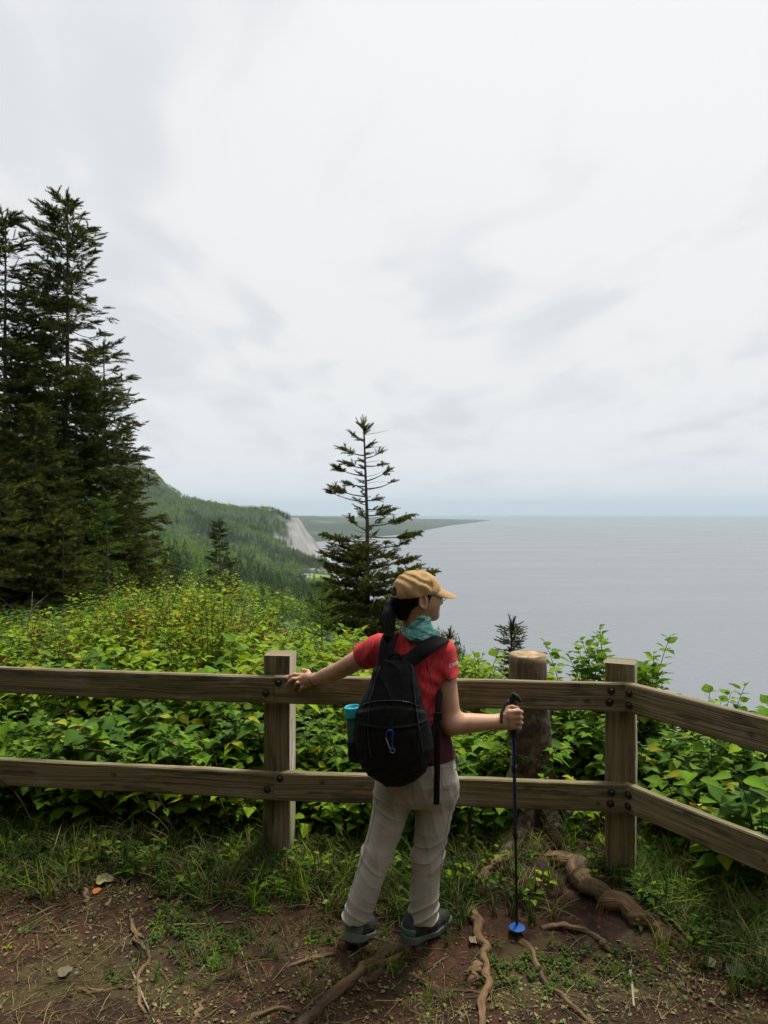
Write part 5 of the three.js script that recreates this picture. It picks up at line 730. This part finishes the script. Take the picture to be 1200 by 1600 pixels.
  part('button', new THREE.SphereGeometry(0.008, 12, 8).scale(1, .5, 1).translate(...hp(-0.003, 0.112, 0).toArray()), M.cap, cap);
  part('strap', tube([-0.34, -0.17, 0, 0.17, 0.34].map((a) => hp(-Math.cos(a) * 0.110, -0.006, Math.sin(a) * 0.094)), 0.006, 6), M.cap, cap);
  part('glasses', mergeGeometries([tube(curve([hp(-0.02, -0.004, 0.080), hp(0.03, 0.004, 0.080), hp(0.09, 0.005, 0.066), hp(0.112, 0.004, 0.056)], 14), 0.0016, 6), ...[1, -1].map((s) => new THREE.TorusGeometry(0.019, 0.0014, 6, 22).applyQuaternion(toward(V(0, 0, 1), F)).translate(...hp(0.117, -0.004, s * 0.032).toArray())), tube([hp(0.120, 0, 0.013), hp(0.122, 0.002, 0), hp(0.120, 0, -0.013)], 0.0014, 6)]), M.buckle);
  const nb = at(652, 989, 3.03), nt = at(652, 963, 3.02), sc = cone(nt, nb, 0.058, 0.078), scIn = cone(nt, nb, 0.052, 0.06), tip = cone(at(664, 984, 3.0), at(681, 991, 3.02), 0.03, 0.016);
  const scarfGeo = nets((x, y, z) => { let d = smin(sc(x, y, z), tip(x, y, z), 0.02); d = Math.max(d, y - nt.y - 0.012 - (x - 0.15) * -0.12, nb.y - 0.024 - y - (x - 0.15) * 0.08 ); return d + 0.012 * Math.abs(fbm(x * 10 + y * 12, y * 42 + x * 14, z * 10, 2)) + 0.004 * fbm(x * 30, y * 40, z * 30, 2); }, [0.02, 1.30, -3.15], [0.29, 1.50, -2.9], 0.0032);
  { const p = scarfGeo.attributes.position, c = new Float32Array(p.count * 3); for (let i = 0; i < p.count; i++) { const k = fbm(p.getX(i) * 34 + p.getY(i) * 60, p.getY(i) * 120 - p.getX(i) * 30, p.getZ(i) * 34, 3) * 1.3; c.set(k > 0.22 ? [0.5, 0.68, 0.62] : k < -0.38 ? [0.06, 0.26, 0.26] : [0.17, 0.55, 0.49], i * 3); } scarfGeo.setAttribute('color', new THREE.BufferAttribute(c, 3)); }
  part('neck_scarf', scarfGeo, M.scarf);
  part('bracelet', new THREE.TorusGeometry(0.029, 0.0042, 8, 26).scale(1, 1, 1).applyQuaternion(toward(V(0, 0, 1), V(0, 0, 0).subVectors(J.wl, J.el).normalize())).translate(...J.wl.toArray()), std({ color: lin(0.03, 0.03, 0.03), roughness: 0.4 }));

  // ---------------------------------------------------------------- backpack
  const pb = at(615, 1150, 2.88), pack = thing('backpack', 'black teardrop backpack worn over the red tee', 'backpack', pb.x, pb.y, pb.z);
  const ppart = (n, g, m, p = pack) => mesh(n, hull(g, pb), m, p);
  const pr = [1026, 1033, 1050, 1070, 1090, 1112, 1140, 1165, 1185, 1204, 1217, 1226], pl = [606, 594, 586, 576, 565, 558.5, 556, 557, 561, 572, 587, 600], prr = [636, 645, 651, 656, 660, 664, 670, 673, 671, 663, 651, 638], pf = [2.915, 2.895, 2.875, 2.858, 2.84, 2.825, 2.81, 2.806, 2.812, 2.825, 2.845, 2.87], DP = 2.89;
  const prow = (y) => HOR + (EYE - y) * FPX / DP;
  const packF = (x, y, z) => {
    const r = prow(y), a = (table(pr, pl, r) - 600) / FPX * DP, b = (table(pr, prr, r) - 600) / FPX * DP, w = (b - a) / 2, front = -table(pr, pf, r), back = -2.955, t = (front - back) / 2, u = Math.abs(x - (a + b) / 2) / w, v = Math.abs(z - (front + back) / 2) / t, k = Math.pow(u ** 2.7 + v ** 2.7, 1 / 2.7);
    let d = Math.max((k - 1) * Math.min(w, t), (1026 - r) / 370, (r - 1226) / 370);
    const s = (x - (a + b) / 2) / w; if (z > (front + back) / 2) { d -= 0.0028 * smooth(0.03, 0.008, Math.abs(Math.abs(s) - 0.74)); const zl = 1098 + 10 * s * s - r; d -= 0.0045 * smooth(-2, 3, -zl) * (1 - smooth(60, 110, r - 1098)) ; d -= 0.002 * smooth(1.6, 0.6, Math.abs(r - 1192 + 6 * s * s)); }
    return d + 0.006 * fbm(x * 13 + 2, y * 9, z * 13, 3) - 0.005 * ridge((y * 0.7 - x * 0.8 + 0.06 * noise(x * 9, y * 9)) * 14) * smooth(-0.1, 0.5, noise(x * 7, y * 6, 4)) - 0.004 * ridge((y * 0.5 + x * 0.9 + 0.05 * noise(x * 9 + 4, y * 9)) * 11) * smooth(0, 0.5, noise(x * 6 + 9, y * 6, 2));
  };
  ppart('bag', nets(packF, [-0.15, 0.72, -2.98], [0.23, 1.33, -2.77], 0.0048), M.pack);
  function ribbon(pts, nors, w, t, n = 40) {
    const c = new THREE.CatmullRomCurve3(pts), cn = new THREE.CatmullRomCurve3(nors), pos = [], idx = [];
    for (let i = 0; i <= n; i++) { const p = c.getPoint(i / n), tg = c.getTangent(i / n), no = cn.getPoint(i / n).normalize(), s = V(0, 0, 0).crossVectors(tg, no).normalize(); for (const [a, b] of [[-.5, -.35], [-.42, .5], [0, .62], [.42, .5], [.5, -.35], [.4, -.5], [-.4, -.5]]) { const q = p.clone().addScaledVector(s, a * w).addScaledVector(no, b * t); pos.push(q.x, q.y, q.z); } }
    for (let i = 0; i < n; i++) for (let k = 0; k < 7; k++) { const a = i * 7 + k, b = i * 7 + (k + 1) % 7; idx.push(a, b, a + 7, b, b + 7, a + 7); }
    for (const o of [0, n * 7]) for (let k = 1; k < 6; k++) idx.push(o, o + k, o + k + 1);
    const uv = []; for (let i = 0; i < pos.length; i += 3) uv.push(pos[i] + pos[i + 2], pos[i + 1]); return geoFrom(pos, idx, null, uv);
  }
  const bk = V(0, 0.05, 1), tp = V(0, 1, 0.2), fw = V(0, 0, -1);
  ppart('shoulder_strap', ribbon(P([[601, 1046, 2.90], [603, 1022, 2.918], [606, 1004, 2.938], [609, 993, 2.975], [612, 989, 3.03], [612, 994, 3.10], [609, 1015, 3.15], [605, 1060, 3.16]]), [bk, bk, V(0, .3, 1), V(0, .8, .6), tp, V(0, .4, -1), fw, fw], 0.066, 0.016), M.strap);
  ppart('shoulder_strap', ribbon(P([[627, 1045, 2.895], [645, 1029, 2.915], [665, 1013, 2.932], [681, 1002, 2.965], [690, 998, 3.02], [692, 1006, 3.10], [690, 1030, 3.15], [687, 1075, 3.16]]), [bk, bk, V(.05, .3, 1), V(.2, .8, .6), V(.2, 1, .2), V(0, .4, -1), fw, fw], 0.066, 0.016), M.strap);
  ppart('haul_loop', tube(curve(P([[606, 1034, 2.905], [612, 1023, 2.90], [622, 1022, 2.90], [629, 1033, 2.905]]), 16), 0.006, 7), M.strap);
  const web = ppart('webbing', ribbon(P([[690, 1072, 3.0], [686, 1090, 2.952], [684, 1115, 2.925], [683.5, 1150, 2.91], [683, 1200, 2.905], [682, 1257, 2.91]]), [V(.6, 0, 1), bk, bk, bk, bk, bk], 0.026, 0.004), M.strap);
  ppart('webbing', ribbon(P([[684, 1118, 2.92], [678, 1140, 2.905], [666, 1162, 2.885]]), [bk, bk, bk], 0.026, 0.004, 12), M.strap);
  ppart('slide_buckle', new THREE.BoxGeometry(0.036, 0.03, 0.010).translate(...at(684, 1119, 2.915).toArray()), M.buckle, web).position.set(0, 0, 0);
  ppart('side_strap', ribbon(P([[655, 1125, 2.84], [656, 1135, 2.835], [657, 1150, 2.832]]), [bk, bk, bk], 0.014, 0.006, 8), M.strap);
  const onto = (f, list, d0, off) => list.map(([px, py]) => { const e = at(px, py, 1).sub(V(0, EYE, 0)); let d = d0; for (let k = 0; k < 60; k++) { const q = f(e.x * d, EYE + e.y * d, e.z * d); if (q < 0.0004) break; d += Math.max(q * 0.7, 0.0004); } return at(px, py, d - off); });
  for (const l of [[[568, 1101], [580, 1097], [600, 1095], [620, 1095], [640, 1098], [655, 1104]], [[594, 1040], [588, 1060], [581, 1085], [576, 1110], [575, 1150], [580, 1185]], [[643, 1040], [646, 1070], [649, 1100], [654, 1140], [653, 1180]]]) ppart('zip', tube(curve(onto(packF, curve(l.map(([a, b]) => V(a, b, 0)), 24).map((v) => [v.x, v.y]), 2.5, 0.0015), 60), 0.0028, 6), M.buckle);
  for (const [a, b] of [[[600, 1096], [601, 1112]], [[651, 1120], [652, 1136]]]) ppart('zip_pull', tube(onto(packF, [a, [(a[0] + b[0]) / 2 + .6, (a[1] + b[1]) / 2], b], 2.5, 0.004), [0.0016, 0.0016, 0.003], 6), M.strap);
  { const l = onto(packF, [[610, 1118], [610, 1132], [610, 1146], [611, 1160], [612, 1176], [612, 1190]], 2.5, 0.003); ppart('daisy_chain', ribbon(l, l.map(() => bk), 0.022, 0.004, 24), M.strap); }
  { const l = onto(packF, [[557.5, 1130], [570, 1134], [590, 1137], [606, 1138]], 2.5, 0.003), l2 = onto(packF, [[614, 1138], [635, 1136], [655, 1131], [668, 1126]], 2.5, 0.003); for (const q of [l, l2]) ppart('compression_strap', ribbon(q, q.map(() => bk), 0.014, 0.004, 20), M.strap); }
  for (const l of [[[664, 1026], [669, 1042], [673, 1060], [677, 1078]], [[683, 1068], [694, 1064.5], [706, 1060]]]) mesh('piping', hull(tube(curve(onto(shirtF, curve(l.map(([a, b]) => V(a, b, 0)), 14).map((v) => [v.x, v.y]), 2.6, 0), 30), 0.0016, 6), base), std({ color: lin(0.12, 0.06, 0.07), roughness: 0.9 }), shirt);
  { const tro = person.children.find((c) => c.name === 'trousers'), sm = std({ color: lin(0.3, 0.27, 0.225), roughness: 0.95 }); for (const l of [[[690, 1200], [700, 1199], [708, 1197]], [[690, 1200], [691, 1225], [697, 1234], [706, 1230]], [[704, 1262], [699, 1290], [692, 1330], [688, 1370], [686, 1412]], [[589, 1250], [583, 1280], [570, 1330], [551, 1385], [541, 1420]], [[644, 1222], [645, 1236], [646, 1250]], [[668, 1190], [690, 1189], [710, 1187]]]) mesh('seam', hull(tube(curve(onto(trF, curve(l.map(([a, b]) => V(a, b, 0)), 18).map((v) => [v.x, v.y]), 2.6, 0), 40), 0.0015, 5), base), sm, tro); }
  // carabiner on the bag
  const cb = at(609, 1158, 2.795), car = thing('carabiner', 'small blue carabiner clipped to the black backpack', 'carabiner', cb.x, cb.y, cb.z), blue = std({ color: lin(0.02, 0.06, 0.38), metalness: 0.6, roughness: 0.35 }), S = 2.795 / FPX, cpt = (l) => l.map(([x, y]) => V((x - 609) * S, (1158 - y) * S, 0.004));
  mesh('body', tube(curve(cpt([[603, 1152], [603, 1146], [607, 1141], [612, 1141], [614, 1146], [613, 1153], [612.5, 1163], [615, 1170], [611, 1172]]), 40), 0.0032, 8), blue, car);
  mesh('gate', tube(cpt([[602.5, 1151], [606, 1161], [610, 1171]]), 0.0026, 8), std({ color: lin(0.55, 0.5, 0.38), metalness: 0.7, roughness: 0.35 }), car);
  mesh('ring', new THREE.TorusGeometry(0.010, 0.0022, 7, 20).translate(0.011, -0.036, 0.005), std({ color: lin(0.3, 0.32, 0.4), metalness: 0.8, roughness: 0.3 }), car);
  // bottle in the side pocket
  const bb = at(558, 1178, 2.9), bot = thing('water_bottle', 'green water bottle with turquoise lid in the backpack side pocket', 'bottle', bb.x, bb.y, bb.z); bot.rotation.z = 0.1; const SB = 2.9 / FPX;
  mesh('body', new THREE.LatheGeometry([[0, 0], [.030, 0], [.034, .01], [.034, .1], [.033, .135], [.03, .155], [.028, .16]].map(([r, h]) => new THREE.Vector2(r, h)), 28), phys({ color: lin(.06, .2, .17), roughness: .12, transmission: .6, thickness: .02, ior: 1.45, attenuationColor: lin(.2, .55, .45), attenuationDistance: .05 }), bot);
  mesh('lid', new THREE.LatheGeometry([[.028, .158], [.0345, .16], [.0355, .166], [.0355, .2], [.033, .204], [.029, .2], [.027, .185], [0, .183]].map(([r, h]) => new THREE.Vector2(r, h)), 28), std({ color: lin(.03, .42, .52), roughness: .45 }), bot);
  ppart('side_pocket', nets((x, y, z) => { const q = at(560, 1180, 2.9), r = Math.hypot(x - q.x - (y - q.y) * -0.1, z - q.z) - 0.0415; return Math.max(Math.abs(r) - 0.003, y - q.y - 0.075 - (x - q.x) * 0.3, q.y - 0.02 - y) + 0.002 * noise(x * 40, y * 40, z * 40); }, [-0.17, 0.80, -2.98], [-0.05, 1.02, -2.83], 0.0045), M.pack);

  // ---------------------------------------------------------------- hiking pole
  const foot = ground(808, 1460), top = at(801.5, 1090, 3.052), pole = thing('hiking_pole', 'dark blue hiking pole with black grip and blue basket', 'hiking pole', foot.x, foot.y, foot.z), rel = (t) => V(0, 0, 0).subVectors(V(0, 0, 0).lerpVectors(foot, top, t), foot), axis = V(0, 0, 0).subVectors(top, foot).normalize();
  const seg = (a, b, r1, r2) => tube([rel(a), rel((a + b) / 2), rel(b)], [r1, (r1 + r2) / 2, r2], 14), navy = phys({ color: lin(.012, .035, .11), roughness: .3, metalness: .5, clearcoat: .5 }), blk = std({ color: lin(.012, .012, .013), roughness: .7 });
  mesh('lower_shaft', seg(.02, .42, .0055, .006), blk, pole); mesh('middle_shaft', seg(.42, .70, .0075, .0075), navy, pole); mesh('upper_shaft', seg(.70, .87, .009, .009), navy, pole);
  mesh('clamp', seg(.405, .435, .0105, .0105), blk, pole); mesh('clamp', seg(.685, .715, .0125, .0125), blk, pole); mesh('tip', seg(-.02, .03, .003, .006), std({ color: lin(.2, .2, .2), metalness: .8, roughness: .4 }), pole);
  mesh('grip', tube([.83, .85, .88, .91, .94, .96, .975, .985].map(rel), [.0125, .0155, .0145, .0165, .0145, .015, .018, .012], 16), blk, pole);
  mesh('grip_head', tube([rel(.965), rel(1.0).add(V(-.004, 0, 0)), rel(1.018).add(V(-.002, 0, .004)), rel(1.0).add(V(.02, 0, .004)), rel(.985).add(V(.032, -.004, .004))], [.016, .0125, .010, .0125, .007], 12), blk, pole);
  mesh('blue_collar', seg(.948, .962, .0175, .0175), std({ color: lin(.02, .12, .3), roughness: .5 }), pole);
  mesh('wrist_strap', tube(curve([rel(.985).add(V(-.012, 0, .006)), at(793, 1097, 3.03).sub(foot), at(786, 1108, 3.015).sub(foot), at(783, 1119, 3.0).sub(foot), at(785, 1130, 2.995).sub(foot)], 20), 0.008, 8, 0, 0, 0.3), blk, pole);
  const bask = mesh('basket', new THREE.LatheGeometry([[.006, .012], [.012, .012], [.016, .004], [.034, .002], [.036, -.001], [.034, -.003], [.012, -.002], [.006, -.004]].map(([r, h]) => new THREE.Vector2(r, h)), 26), std({ color: lin(.008, .11, .42), roughness: .7 }), pole); bask.position.copy(rel(.03)); bask.quaternion.copy(toward(V(0, 1, 0), axis));
}
renderer.render(scene, camera);
